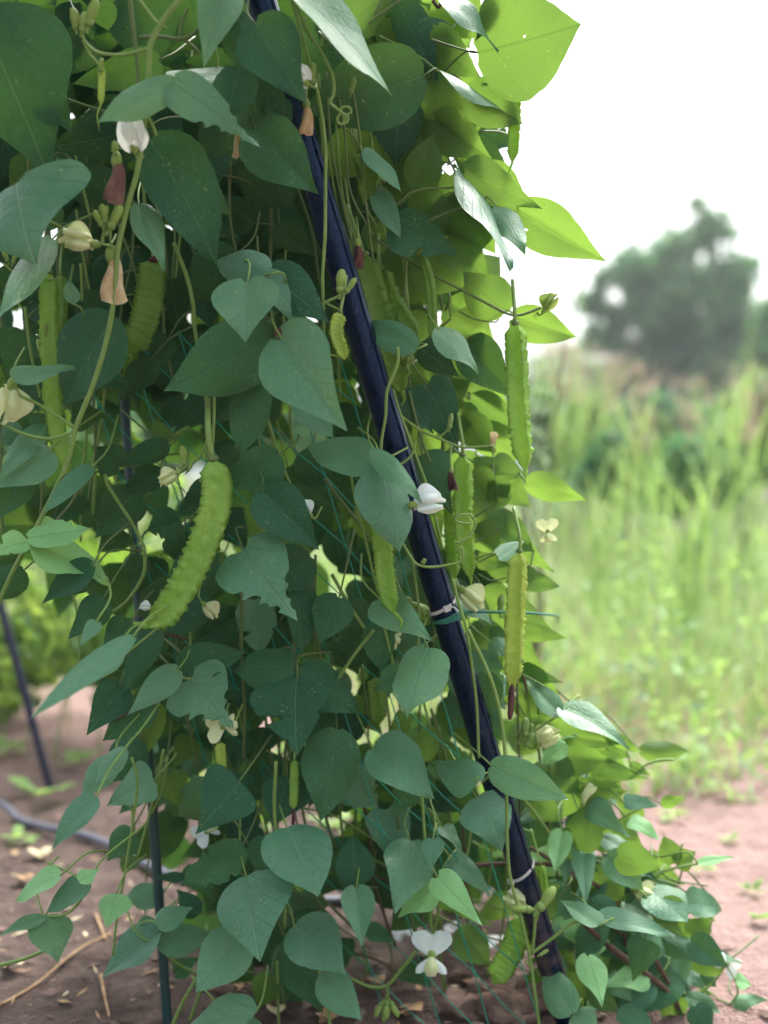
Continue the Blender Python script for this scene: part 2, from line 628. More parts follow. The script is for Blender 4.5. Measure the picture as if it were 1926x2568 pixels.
CLS = {  # material, facing-up angle range (deg), depth offset
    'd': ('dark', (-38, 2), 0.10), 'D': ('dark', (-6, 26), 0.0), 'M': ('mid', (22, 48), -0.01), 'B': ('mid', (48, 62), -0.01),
    'L': ('young', (38, 55), -0.02), 'T': ('backlit_tone', (-28, 12), 0.0), 'H': ('backlit_tone_hole', (-25, 10), 0.0), 'E': ('mid', (15, 30), -0.02),
    'X': ('brown', (0, 30), 0.0), 'F': ('mid', (35, 50), -0.01), 'O': ('backlit_tone', (-10, 20), 0.08),
}


def place_leaf(parent, bx, by, tx, ty, w, cls, d, petiole=True, upang=None):
    mat, (a0, a1), off = CLS[cls]
    d += off
    al = radians(upang if upang is not None else R(a0, a1))
    sidew = R(-0.55, 0.55)
    base = P(bx, by, d)
    vd = ray((bx + tx) / 2, (by + ty) / 2)
    n = (-vd.normalized() * cos(al) + Vector((sidew, 0, 1)) * sin(al) + Vector((sidew * 0.7, 0, 0))).normalized()
    a = P(tx, ty, d) - base
    rt = ray(tx, ty)
    dd = -(a.dot(n)) / rt.dot(n)
    lim = a.length * 1.3
    dd = max(-lim, min(lim, dd))
    ax = a + rt * dd
    L = ax.length
    axn = ax / L
    wd = axn.cross(n).normalized()
    n = wd.cross(axn).normalized()
    # apparent width -> true width
    vdn = vd.normalized()
    scr = (ax - vdn * ax.dot(vdn)).normalized()
    per = scr.cross(vdn).normalized()
    k = abs(wd.dot(per))
    W = w * d / FPX / max(k, 0.5)
    if cls == 'E':
        me = EATEN
    elif cls == 'F':
        me = random.choice(FOLDED)
    else:
        me = random.choice(LEAVES if not petiole or random.random() < .12 else WHOLE)
    o = bpy.data.objects.new('leaf', me)
    COL.objects.link(o)
    o.material_slots[0].link = 'OBJECT'
    o.material_slots[0].material = M[mat]
    zs = min(L, W * 1.5) * 0.8
    mw = Matrix((
        (wd.x * W, axn.x * L, n.x * zs, base.x),
        (wd.y * W, axn.y * L, n.y * zs, base.y),
        (wd.z * W, axn.z * L, n.z * zs, base.z), (0, 0, 0, 1)))
    WORLD[o.name] = mw
    attach(o, parent)
    if petiole:
        ln = R(0.03, 0.075)
        p1 = base - axn * ln * 0.35 + Vector((R(-.01, .01), 0.02, 0.012))
        p2 = base - axn * ln * 0.8 + Vector((R(-.025, .025), 0.07, R(-0.01, 0.045)))
        MB().tube([base - n * 0.001, p1, p2], 0.0012, 8, 5, 0.0016).build('petiole', M['stem' if cls in 'LMBF' else 'stemdark'], o)
    return o


def rows(txt):
    out = []
    for ln in txt.replace(';', '\n').split('\n'):
        ln = ln.strip()
        if not ln:
            continue
        q = ln.split()
        out.append([float(x) for x in q[:5]] + [q[5]] + ([float(q[6])] if len(q) > 6 else [0.0]))
    return out


# ------------------------------------------------------------------ stems, pods, flowers
def stem(parent, pts, d, rpx=4.0, mat='stem', d2=None, name='stem', rough=0.06, r2=None):
    n = len(pts)
    q = []
    for i, p in enumerate(pts):
        dd = lerp(d, d2 if d2 is not None else d, i / max(1, n - 1)) if len(p) < 3 else p[2]
        q.append(P(p[0], p[1], dd))
    r = rpx * d / FPX
    return MB().tube(q, r, n * 7, 8, (r2 * d / FPX) if r2 else r * 0.85, rough).build(name, M[mat], parent)


def stick(parent, pts, offs, rpx, mat='stem', **k):
    return stem(parent, [(x, y, pole_d(y) + offs) for x, y in pts], pole_d(pts[0][1]), rpx, mat, **k)


def pod(parent, pts, wpx, d, mat='pod', rot=40, tail=None, stalk=True, dead_tip=False, label=None, frill=1.0, twist=10):
    q = [P(x, y, d) for x, y in pts]
    n = 120
    line = catmull(q, n)
    Rr = wpx * d / FPX / 2 / max(cos(radians(rot)), sin(radians(rot)))
    mb = MB()
    sd_ = R(0, 50)
    prof_ = lambda s: min(1, (s / 0.07) ** 0.6) * min(1, ((1 - s) / 0.13) ** 0.65) * (0.93 + 0.09 * sin(s * 3))
    rings = []
    seg = 24
    for i, p in enumerate(line):
        t = (line[min(n, i + 1)] - line[max(0, i - 1)]).normalized()
        view = (p - EYE).normalized()
        s_ = t.cross(view).normalized()
        nn = s_.cross(t).normalized()
        s = i / n
        k = max(prof_(s), 0.12)
        for j in range(seg):
            wing, jj = divmod(j, 6)
            a = radians(rot + 90 * wing + twist * (s - .5))
            if jj == 0:
                fr = noise.noise(Vector((s * 34, wing * 7 + sd_, 0)))
                fr2 = noise.noise(Vector((s * 62, wing * 5 + sd_, 4)))
                rad = Rr * k * (1 + 0.17 * frill * fr2 + .10 * frill * noise.noise(Vector((s * 120, wing * 3, sd_))))
                a += 0.22 * fr * frill
            elif jj in (1, 5):
                rad = Rr * k * 0.66
                a += radians(7) if jj == 1 else -radians(7)
            elif jj in (2, 4):
                rad = Rr * k * 0.46
                a += radians(24) if jj == 2 else -radians(24)
            else:
                rad = Rr * k * (0.42 + 0.05 * sin(s * pi * 22 + wing))
                a += radians(45)
            if jj > 3:
                a += radians(90)
            mb.v.append(p + (s_ * cos(a) + nn * sin(a)) * rad)
    for i in range(n):
        for j in range(seg):
            j2 = (j + 1) % seg
            mb.f.append((i * seg + j, i * seg + j2, (i + 1) * seg + j2, (i + 1) * seg + j))
            mb.mi.append(0)
    mb.f.append(tuple(range(seg))[::-1])
    mb.f.append(tuple(n * seg + j for j in range(seg)))
    mb.mi += [0, 0]
    tl = tail or [(pts[-1][0] + (pts[-1][0] - pts[-2][0]) * .12, pts[-1][1] + (pts[-1][1] - pts[-2][1]) * .16)]
    mb.tube([line[-2]] + [P(x, y, d) for x, y in tl], Rr * 0.20, 14, 7, Rr * 0.06)
    o = mb.build('bean_pod', M[mat], parent)
    if label:
        o['label'] = label
    t0 = (line[0] - line[3]).normalized()
    if stalk:
        cb = MB()
        cb.blob(line[0] + t0 * Rr * 0.05, Rr * 0.3, Rr * 0.3, Rr * 0.24, t0, 10, 6, lump=.4)
        cb.build('calyx', M['dead' if random.random() < .12 else 'stemdark'], o)
        MB().tube([line[0], line[0] + t0 * Rr * 1.2, line[0] + t0 * Rr * 1.8 + Vector((R(-.01, .01), .03, .03))], Rr * 0.12 + .0008, 10, 6).build('stalk', M['stem'], o)
    if dead_tip:
        t1 = (line[-1] - line[-4]).normalized()
        db = MB()
        e = line[-1]
        db.blob(e + t1 * Rr * 1.1, Rr * .42, Rr * .3, Rr * 1.5, t1, 10, 8, lump=.5)
        db.build('withered_style', M['dead'], o)
    return o


def frame(angle, d, x, y):
    """local frame of a bloom: its axis lies at this angle on the photo (0 = right, 90 = up), base at x, y"""
    o = P(x, y, d)
    v = ray(x, y).normalized()
    rx = Vector((1, 0, 0))
    rx = (rx - v * rx.dot(v)).normalized()
    uy = rx.cross(v).normalized()
    if uy.z < 0:
        uy = -uy
    a = radians(angle)
    ax = rx * cos(a) + uy * sin(a)
    sd_ = ax.cross(-v).normalized()
    return o, ax, sd_, -v


def add_local(mb, fn, nu, nv, fr, s, mi=0):
    o, ax, sd_, nr = fr
    return mb.sheet(lambda u, v: o + (ax * fn(u, v)[1] + sd_ * fn(u, v)[0] + nr * fn(u, v)[2]) * s, nu, nv, mi)


def bloom(parent, x, y, size, angle, d, style='closed', mat='petal', label=None):
    """x, y = where the calyx sits; the petals reach along angle for size px"""
    fr = frame(angle, d, x, y)
    o_, ax, sd_, nr = fr
    s = size * d / FPX
    root = None
    ph = R(0, 6)
    if style in ('closed', 'tent'):
        sg0 = -1 if cos(radians(angle)) > -.2 else 1
        if style == 'closed':
            # the standard folded in half over its keel, seen from the side like a shell
            def std(u, v):
                a = lerp(-1, 1, u)
                b = abs(a)
                wd = 0.66 * sin(min(1, v * .92 + .06) ** .85 * pi * 0.86) + .05
                return (sg0 * (b * wd - .20 + .10 * sin(v * 2.6)), v * (1.04 - 0.16 * b * b) - .04 * sin(b * 9 + ph) * v, (.17 * math.copysign(1, a) * sin(b * pi * .75) if b > .02 else 0) * sin(v * pi * .8 + .3) + .02 * sin(v * 9 + ph) * b)
        else:
            # the standard held like a hood over the keel
            def std(u, v):
                a = lerp(-1, 1, u)
                wd = prof(v, [(0, .16), (.12, .36), (.32, .46), (.55, .42), (.8, .30), (1, .10)])
                return (a * wd + .03 * sin(v * 5 + ph), v * 1.0 - .18 * abs(a) ** 3 * (1 - v), .34 * (1 - abs(a) ** 1.3) * (.35 + .65 * sin(v * pi * .85)) + .02 * sin(a * 6 + ph))
        mb = MB()
        add_local(mb, std, 12, 12, fr, s)
        root = mb.build('flower', M[mat], parent)

        def keel(u, v):
            a = lerp(-1, 1, u)
            wd = 0.20 * sin(min(1, v + .15) * pi * .75)
            return (a * wd - .08, 0.12 + v * .72, 0.12 + 0.34 * (1 - a * a) * sin(v * pi * .8 + .2))
        mk = MB()
        add_local(mk, keel, 8, 10, fr, s)
        mk.build('keel_petal', M[mat], root)

        def wing(u, v):
            a = lerp(-1, 1, u)
            wd = 0.17 * sin(min(1, v + .1) * pi * .85)
            return (a * wd + .20 + .06 * v, 0.1 + v * .82, 0.10 + 0.22 * (1 - a * a) + .08 * v)
        mw = MB()
        add_local(mw, wing, 6, 10, fr, s)
        mw.build('wing_petal', M[mat], root)
    elif style == 'open':
        def std(u, v):
            a = lerp(-1, 1, u)
            wd = 0.62 * sin(min(1, v * .95 + .1) * pi * .62)
            notch = .16 * math.exp(-(a / .25) ** 2) * v
            return (a * wd, v * (0.78 - notch - .12 * a * a), 0.22 * abs(a) * v - .22 * v * v + .02 * sin(a * 8 + ph))
        mb = MB()
        add_local(mb, std, 16, 10, fr, s)
        root = mb.build('flower', M[mat], parent)
        for sg in (-1, 1):
            def wing(u, v):
                a = lerp(-1, 1, u)
                wd = 0.19 * sin(min(1, v * .9 + .12) * pi * .85)
                return (sg * (.08 + .30 * v) + a * wd, -.08 - .42 * v, 0.18 + .12 * (1 - a * a) - .05 * v)
            mw = MB()
            add_local(mw, wing, 6, 8, fr, s)
            mw.build('wing_petal', M[mat], root)

        def keel(u, v):
            a = lerp(-1, 1, u)
            wd = 0.22 * sin(min(1, v * .9 + .12) * pi * .8)
            return (a * wd, -.02 - .55 * v, 0.25 + .22 * (1 - a * a) * sin(v * pi * .9))
        mk = MB()
        add_local(mk, keel, 8, 8, fr, s)
        mk.build('keel_petal', M['cream' if mat == 'petal' else mat], root)
    elif style == 'wilted':
        pts = [o_ + ax * s * k + sd_ * s * 0.06 * sin(k * 5 + ph) for k in (0, .2, .4, .6, .8, 1)]
        mb = MB()

        def tub(u, v):
            a = u * 2 * pi
            rr = 0.085 + 0.11 * v ** 1.2 + .05 * sin(v * 3)
            rr *= 1 + .42 * sin(a * 3 + ph + v * 2) * (.3 + v)
            return (cos(a) * rr + .05 * sin(v * 5 + ph), v + .06 * sin(a * 2 + ph) * v, sin(a) * rr)
        add_local(mb, tub, 16, 12, fr, s)
        root = mb.build('flower', M[mat], parent)
    cb = MB()
    cb.blob(o_ - ax * s * 0.02, s * .14, s * .14, s * .20, ax, 10, 7, shape=lambda t: 0.7 + .5 * t)
    cb.build('calyx', M['calyx'], root)
    MB().tube([o_ - ax * s * .15, o_ - ax * s * .45 + Vector((0, .006, .004)), o_ - ax * s * .6 + Vector((R(-.006, .006), .03, .02))], .0013, 8, 6).build('stalk', M['stem'], root)
    if label:
        root['label'] = label
    return root


def bud(parent, x, y, size, angle, d, mat='calyx'):
    o_, ax, sd_, nr = frame(angle, d, x, y)
    s = size * d / FPX
    b = MB()
    b.blob(o_ + ax * s * .55, s * .26, s * .22, s * .5, ax, 12, 9, shape=lambda t: .75 + .35 * t, lump=.12)
    r = b.build('flower_bud', M[mat], parent)
    c = MB()
    c.blob(o_ + ax * s * .12, s * .21, s * .20, s * .22, ax, 10, 6)
    c.tube([o_ + ax * s * .05, o_ - ax * s * .35], s * .07, 5, 6)
    c.build('calyx', M['stem'], r)
    return r


def inside(x, y, poly):
    c = False
    j = len(poly) - 1
    for i in range(len(poly)):
        xi, yi = poly[i]
        xj, yj = poly[j]
        if (yi > y) != (yj > y) and x < (xj - xi) * (y - yi) / (yj - yi) + xi:
            c = not c
        j = i
    return c


VG = 'winged bean vines climbing the trellis'


def vine(label, px, py):
    return thing('bean_vine', label, 'vine', G(px, max(py, 2450)) * 1.0, VG)


def leaves(v, off, txt, petiole=True):
    for bx, by, tx, ty, w, c, do in rows(txt):
        place_leaf(v, bx, by, tx, ty, w, c, pole_d((by + ty) / 2) + off + do + R(-.025, .025), petiole)


# --- vine hanging loose in front, white flowers
va = vine('pale green bean stem with white flowers hanging loose in front of the leaf curtain', 60, 2568)
D = -0.10
leaves(va, D, '''439 207 245 300 84 M; 439 203 650 169 56 B; 442 212 652 365 112 E; 38 462 53 628 290 M; 35 955 208 912 50 B
75 1362 292 1452 118 L; 70 1348 232 1322 66 L; 68 1360 -40 1388 60 L''', False)
stick(va, [(460, -10), (416, 42), (378, 110), (373, 169), (367, 262), (346, 422), (325, 498), (297, 620), (283, 769), (262, 874), (228, 980), (190, 1073), (169, 1161), (105, 1296), (46, 1407), (13, 1474), (-30, 1570)], D, 7)
stick(va, [(371, 122), (308, 137), (245, 131), (211, 101), (207, 76)], D, 4.2)
stick(va, [(207, 100), (225, 135), (242, 155), (250, 172)], D, 3.5)
stick(va, [(325, -10), (338, 105), (346, 181), (350, 300)], D + .03, 5.5, 'stemdark')
stick(va, [(346, -5), (388, 51), (418, 72)], D + .01, 5)
stick(va, [(536, -5), (502, 68), (456, 97), (392, 91), (350, 95)], D + .05, 6, 'stemdark')
stick(va, [(464, 101), (490, 122), (500, 140)], D + .05, 4, 'stemdark')
stick(va, [(470, 20), (455, 60), (450, 95)], D + .05, 4, 'stemdark')
stick(va, [(367, 287), (380, 310), (392, 340)], D, 4.5)
stick(va, [(369, 282), (400, 245), (422, 225), (439, 208)], D, 4.5)
stick(va, [(118, 553), (190, 587), (257, 612), (300, 622)], D, 4)
stick(va, [(257, 612), (259, 590), (270, 560)], D, 4)
stick(va, [(190, 1073), (130, 1035), (90, 1010), (48, 990), (35, 957)], D, 4.2)
stick(va, [(186, 1081), (150, 1095), (114, 1100), (60, 1088), (20, 1070), (-10, 1058)], D, 4.2)
stick(va, [(70, 1360), (55, 1395), (46, 1407)], D, 4)
stick(va, [(360, 365), (335, 372), (300, 372), (278, 378)], D, 3)
stick(va, [(75, 628), (70, 642), (85, 648), (97, 640)], D, 1.8)
stick(va, [(78, 560), (72, 610), (75, 640)], D + .01, 2)
bloom(va, 336, 368, 84, 98, pole_d(320) + D, 'tent', 'petal')
bloom(va, 236, 612, 84, 172, pole_d(620) + D, 'closed', 'cream')
bloom(va, 279, 640, 116, 272, pole_d(700) + D, 'wilted', 'tan', 'withered tan flower hanging on the stem')
bloom(va, 292, 402, 102, 264, pole_d(450) + D, 'wilted', 'mauve', 'withered purple brown flower')
bloom(va, 30, 965, 96, 262, pole_d(1010) + D, 'closed', 'cream')
pod(va, [(255, 165), (255, 200), (253, 262)], 17, pole_d(200) + D, 'podyellow', stalk=False, tail=[(244, 290), (250, 328)], label='tiny young pod with a dark withered tip')
bud(va, 222, 62, 62, 68, pole_d(40) + D)
for (x, y, s, a) in ((190, 70, 42, 95), (200, 62, 40, 110), (205, 78, 44, 75), (186, 48, 26, 100)):
    bud(va, x, y, s, a, pole_d(40) + D)
bud(va, 252, 178, 30, 80, pole_d(170) + D)
bud(va, 275, 572, 62, 60, pole_d(540) + D)
for (x, y, s, a) in ((262, 560, 44, 95), (255, 566, 40, 115), (266, 548, 30, 85)):
    bud(va, x, y, s, a, pole_d(540) + D)
bud(va, 290, 388, 32, 95, pole_d(390) + D)

# --- upper curtain, left
vb = vine('bean vine with the largest dark leaves high in the curtain and two ribbed pods below', 200, 2560)
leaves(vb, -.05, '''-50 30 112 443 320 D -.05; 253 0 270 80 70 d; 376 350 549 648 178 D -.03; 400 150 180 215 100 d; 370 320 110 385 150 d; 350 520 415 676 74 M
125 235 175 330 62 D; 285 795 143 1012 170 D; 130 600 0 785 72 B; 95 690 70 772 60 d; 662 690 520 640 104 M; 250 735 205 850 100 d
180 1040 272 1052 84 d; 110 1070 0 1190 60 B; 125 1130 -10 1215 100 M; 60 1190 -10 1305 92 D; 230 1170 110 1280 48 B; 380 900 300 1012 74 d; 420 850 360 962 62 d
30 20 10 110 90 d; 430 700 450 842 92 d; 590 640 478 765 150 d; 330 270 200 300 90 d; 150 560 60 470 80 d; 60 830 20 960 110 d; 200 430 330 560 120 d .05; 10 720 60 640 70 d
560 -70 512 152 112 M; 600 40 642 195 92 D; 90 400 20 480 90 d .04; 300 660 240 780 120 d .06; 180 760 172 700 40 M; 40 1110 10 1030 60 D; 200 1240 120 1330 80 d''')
pod(vb, [(125, 684), (122, 780), (126, 900), (133, 1020), (150, 1110), (174, 1196)], 46, pole_d(950) - .02, 'pod', tail=[(190, 1205), (211, 1203), (200, 1222)], label='long pale pod hanging straight between dark leaves')
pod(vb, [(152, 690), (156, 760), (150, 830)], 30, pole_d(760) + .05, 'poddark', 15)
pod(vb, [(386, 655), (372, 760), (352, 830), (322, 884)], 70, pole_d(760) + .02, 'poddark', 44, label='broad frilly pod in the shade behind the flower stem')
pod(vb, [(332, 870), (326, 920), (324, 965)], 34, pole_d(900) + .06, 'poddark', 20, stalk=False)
stick(vb, [(63, 769), (76, 874), (101, 997)], .02, 4.5)
stick(vb, [(203, 660), (206, 755)], .02, 4)
stick(vb, [(435, 608), (468, 693), (485, 769), (487, 815), (511, 959), (521, 1043), (519, 1149)], .0, 5.5, 'stem')
stick(vb, [(8, 660), (45, 690), (90, 700), (150, 700)], .0, 3)
stick(vb, [(120, 1060), (110, 1180), (102, 1290)], .02, 4, 'stemdark')
stick(vb, [(215, 1190), (180, 1260), (140, 1310), (150, 1330)], .03, 4, 'stemdark')
stick(vb, [(170, 1095), (215, 1140), (240, 1170)], .03, 3)
stick(vb, [(170, 250), (290, 290), (345, 325)], .0, 4, 'stemdark')
for (x, y, s, a) in ((20, 655, 30, 110), (32, 660, 28, 70), (100, 880, 30, 95), (112, 845, 34, 80)):
    bud(vb, x, y, s, a, pole_d(700))
bloom(vb, 590, 212, 34, 90, pole_d(210) - .06, 'wilted', 'calyx')
bloom(vb, 607, 322, 70, 262, pole_d(360) - .05, 'wilted', 'tan')

# --- the vine with the big curved pod
vc = vine('bean vine carrying the biggest plump curved pod beside a cream flower', 480, 2560)
leaves(vc, -.04, '''690 845 428 976 178 D -.02; 620 708 612 852 168 M -.04; 708 853 856 1070 195 M -.05; 690 830 734 846 28 X; 640 950 601 1142 104 D; 748 1000 842 1092 78 M
700 1140 565 1222 116 D; 660 1235 800 1378 135 D -.02; 420 1110 280 1172 64 d; 530 975 435 1088 66 d; 380 1090 452 1092 74 O; 600 1120 545 1192 74 d
455 1310 368 1332 90 d; 340 1230 238 1352 116 d; 610 1380 738 1548 195 E -.02; 600 1540 478 1622 116 d; 230 1420 100 1512 76 D -.05; 400 1180 300 1240 70 d; 530 1230 440 1300 90 d .06
460 1340 480 1440 120 d .06; 400 1400 340 1500 90 d .06; 560 1290 620 1390 100 d .05; 350 1390 330 1480 70 d; 540 1430 470 1520 90 d .08; 760 1200 860 1300 80 d .05; 780 1130 800 1240 100 d .08; 310 1330 240 1400 80 d .04
300 1170 230 1120 90 d .06; 460 1000 400 1090 70 d .1''')
pod(vc, [(533, 1152), (545, 1240), (518, 1345), (470, 1450), (418, 1532), (366, 1572)], 78, pole_d(1350) - .10, 'pod', 42, tail=[(352, 1566), (334, 1562)], label='biggest plump curved pod, pale green with bumpy sides')
stick(vc, [(538, 937), (536, 1064), (530, 1150)], -.05, 4.5)
stick(vc, [(536, 1064), (506, 1136), (464, 1178), (446, 1185)], -.05, 4)
stick(vc, [(690, 845), (700, 848), (720, 830)], -.04, 4, 'stemdark')
stick(vc, [(263, 1190), (275, 1225), (330, 1310), (362, 1372)], -.0, 4.5)
stick(vc, [(362, 1372), (360, 1440), (320, 1505), (278, 1538)], .0, 4.5)
stick(vc, [(295, 1656), (340, 1620), (392, 1578)], -.08, 3.5)
stick(vc, [(400, 1590), (440, 1595), (475, 1605)], .02, 4, 'wood')
stick(vc, [(663, 1026), (680, 1085), (714, 1182), (735, 1230)], .0, 5, 'stem')
bloom(vc, 446, 1186, 52, 212, pole_d(1190) - .07, 'closed', 'cream')
bloom(vc, 512, 1515, 46, 318, pole_d(1520) - .04, 'closed', 'cream')
for (x, y, s, a) in ((455, 1175, 36, 75), (462, 1165, 46, 95), (470, 1182, 24, 60)):
    bud(vc, x, y, s, a, pole_d(1180) - .06)
pod(vc, [(629, 1258), (640, 1310), (652, 1375)], 46, pole_d(1300) + .03, 'poddark', 20, stalk=False)
bloom(vc, 380, 1523, 30, 180, pole_d(1520) - .03, 'closed', 'petal')

# --- dark vine over the pole top
vd = vine('bean vine draped over the top of the black pole with a coiled tendril', 900, 2568)
leaves(vd, -.06, '''620 190 682 424 155 D; 690 250 716 408 66 D; 715 -45 1013 212 112 B -.03; 1062 190 765 285 200 d; 662 690 797 843 80 M; 668 680 820 800 130 D .03
560 20 640 130 120 d .06; 590 300 520 440 130 d .08; 700 420 620 520 160 d .08; 760 60 700 190 130 d .04; 830 110 930 260 150 d .04; 640 560 560 500 100 d .07; 560 440 480 380 90 d .06
740 330 690 470 120 d .05; 520 520 600 600 110 d .08; 480 200 420 300 90 d .08; 650 820 560 900 90 d .06; 640 60 765 255 165 D -.04; 640 325 795 485 160 D -.04; 600 170 560 300 110 D -.02; 590 250 500 330 120 d .06; 700 560 780 650 80 d .06; 480 450 570 530 70 D .05''')
stick(vd, [(720, -30), (739, 25), (768, 130), (800, 250), (815, 359), (816, 465), (815, 591), (809, 696), (811, 790), (811, 890)], -.05, 5)
stick(vd, [(735, -5), (769, 76), (803, 127), (834, 190), (836, 236), (828, 257), (857, 283)], -.08, 4.5)
stick(vd, [(857, 283), (872, 292), (868, 308), (850, 310), (846, 296), (856, 284), (866, 296), (858, 312), (846, 305)], -.08, 3.2, name='tendril')
stick(vd, [(852, 276), (862, 268), (876, 270), (880, 282), (868, 288)], -.08, 3, name='tendril')
stick(vd, [(797, 780), (815, 760), (845, 745), (856, 738), (866, 735)], -.06, 4)
stick(vd, [(797, 780), (770, 755)], -.06, 4)
stick(vd, [(820, 762), (850, 776)], -.06, 3)
for k in range(7):
    x0 = 800 + k * 17
    stick(vd, [(x0, 200 + R(-40, 60)), (x0 + R(10, 30), 340), (x0 + 35 + R(-8, 12), 470 + R(-20, 30)), (x0 + 70 + R(-20, 20), 600 + R(-30, 60))], .03 + R(0, .06), 3.4, 'stemdark' if k % 2 else 'stem')
bloom(vd, 764, 205, 72, 145, pole_d(200) - .08, 'tent', 'petal')
bloom(vd, 768, 262, 70, 268, pole_d(300) - .05, 'wilted', 'tan')
bud(vd, 780, 205, 44, 82, pole_d(200) - .07)
bud(vd, 852, 732, 54, 84, pole_d(700) - .07)
bud(vd, 868, 732, 40, 55, pole_d(700) - .07)
bud(vd, 880, 232, 34, 75, pole_d(200) - .04, 'stem')
pod(vd, [(853, 784), (844, 836), (866, 900)], 34, pole_d(840) - .08, 'podyellow', 38, tail=[(840, 892), (824, 890), (818, 902)], label='short pale yellow green pod bent beside the pole')
pod(vd, [(905, 380), (928, 440), (912, 500)], 52, pole_d(440) + .06, 'poddark', 35)
bloom(vd, 897, 610, 60, 268, pole_d(630) + .02, 'wilted', 'dead')

# --- upper backlit vine
ve = vine('bean vine with bright backlit leaves against the white sky and pods hanging from its branch', 1330, 2568)
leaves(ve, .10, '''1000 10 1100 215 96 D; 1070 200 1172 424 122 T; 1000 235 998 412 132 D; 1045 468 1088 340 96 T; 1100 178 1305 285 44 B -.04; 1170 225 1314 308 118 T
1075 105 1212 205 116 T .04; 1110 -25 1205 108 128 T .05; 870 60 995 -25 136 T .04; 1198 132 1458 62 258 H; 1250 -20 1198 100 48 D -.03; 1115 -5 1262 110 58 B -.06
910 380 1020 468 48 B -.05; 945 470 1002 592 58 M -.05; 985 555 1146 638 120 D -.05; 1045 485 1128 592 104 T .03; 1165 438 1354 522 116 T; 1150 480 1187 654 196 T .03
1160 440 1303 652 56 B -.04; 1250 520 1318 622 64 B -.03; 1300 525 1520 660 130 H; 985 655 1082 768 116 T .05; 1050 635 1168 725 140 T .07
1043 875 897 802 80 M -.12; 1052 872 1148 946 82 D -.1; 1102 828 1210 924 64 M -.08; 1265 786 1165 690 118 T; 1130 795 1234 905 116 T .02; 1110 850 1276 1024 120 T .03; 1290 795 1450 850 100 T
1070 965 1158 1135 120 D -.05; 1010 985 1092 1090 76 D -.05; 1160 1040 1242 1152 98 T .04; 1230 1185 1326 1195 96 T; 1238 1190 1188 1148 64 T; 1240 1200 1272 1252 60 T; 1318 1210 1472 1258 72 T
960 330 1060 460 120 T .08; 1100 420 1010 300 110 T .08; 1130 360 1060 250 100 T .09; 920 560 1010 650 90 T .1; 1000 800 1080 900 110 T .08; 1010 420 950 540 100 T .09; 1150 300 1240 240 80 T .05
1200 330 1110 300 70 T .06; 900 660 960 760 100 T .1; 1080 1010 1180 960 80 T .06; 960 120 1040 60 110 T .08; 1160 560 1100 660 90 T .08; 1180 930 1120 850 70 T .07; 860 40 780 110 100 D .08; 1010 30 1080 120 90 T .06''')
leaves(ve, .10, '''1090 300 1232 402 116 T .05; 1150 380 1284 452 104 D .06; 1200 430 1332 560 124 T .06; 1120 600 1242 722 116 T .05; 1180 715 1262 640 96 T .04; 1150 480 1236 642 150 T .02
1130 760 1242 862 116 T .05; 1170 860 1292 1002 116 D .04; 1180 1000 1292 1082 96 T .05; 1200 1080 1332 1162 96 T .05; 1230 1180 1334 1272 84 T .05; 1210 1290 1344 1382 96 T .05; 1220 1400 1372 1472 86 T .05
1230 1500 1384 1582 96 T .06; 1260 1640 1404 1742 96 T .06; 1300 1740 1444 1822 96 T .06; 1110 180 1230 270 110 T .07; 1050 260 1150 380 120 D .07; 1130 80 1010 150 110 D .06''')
stick(ve, [(940, 600), (967, 617), (1022, 651), (1085, 689), (1148, 722), (1212, 756), (1271, 786), (1305, 790), (1357, 772)], .07, 4.2, 'stemdark')
stick(ve, [(1150, 780), (1190, 800), (1240, 808), (1250, 800)], .1, 2.5, 'stemdark')
stick(ve, [(1060, 860), (1090, 835), (1130, 800)], .07, 3.5, 'stemdark')
stick(ve, [(930, 570), (1000, 510), (1045, 478), (1140, 470)], .08, 3.5, 'stemdark')
stick(ve, [(1060, 560), (1130, 530), (1190, 510), (1230, 512)], .08, 3.5, 'stemdark')
stick(ve, [(1080, 98), (1130, 115), (1180, 130), (1204, 132)], .09, 3, 'stemdark')
stick(ve, [(1210, 208), (1240, 210), (1258, 192), (1285, 185)], .1, 2.4, 'stemdark')
stick(ve, [(925, 60), (950, 40), (1005, 0)], .06, 4, 'stemdark')
stick(ve, [(940, 35), (960, -5)], .06, 3.5, 'stemdark')
stick(ve, [(1085, 1), (1100, 18), (1110, -8)], .05, 5, 'wood')
pod(ve, [(1294, 201), (1290, 306), (1285, 407)], 31, pole_d(300) + .12, 'pod', 38, tail=[(1279, 425), (1276, 434), (1284, 443)], label='small pod hanging alone against the white sky')
pod(ve, [(1292, 812), (1297, 930), (1302, 1060), (1318, 1180)], 56, pole_d(1000) + .0, 'pod', 30, label='long saw edged pod hanging beside the field')
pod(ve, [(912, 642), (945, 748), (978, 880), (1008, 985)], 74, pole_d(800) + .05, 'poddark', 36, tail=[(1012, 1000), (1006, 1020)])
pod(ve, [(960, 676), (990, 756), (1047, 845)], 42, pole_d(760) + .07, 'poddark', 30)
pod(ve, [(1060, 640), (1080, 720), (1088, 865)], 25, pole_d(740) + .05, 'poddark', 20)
for (x, y, s, a) in ((1015, 630, 30, 92), (1030, 640, 28, 70), (1045, 635, 26, 45), (1127, 1072, 34, 82), (1022, 905, 42, 75), (1010, 900, 34, 110), (1032, 900, 34, 95)):
    bud(ve, x, y, s, a, pole_d(800) + .03, 'stem')
bloom(ve, 1365, 778, 48, 58, pole_d(780) + .07, 'closed', 'calyx')
bloom(ve, 1237, 1125, 40, 88, pole_d(1120) + .07, 'wilted', 'tan')
stick(ve, [(1005, 1043), (1051, 1077), (1106, 1102), (1161, 1121), (1237, 1118)], .02, 3.8)
stick(ve, [(1090, 1095), (1110, 1090), (1125, 1073)], .02, 3)
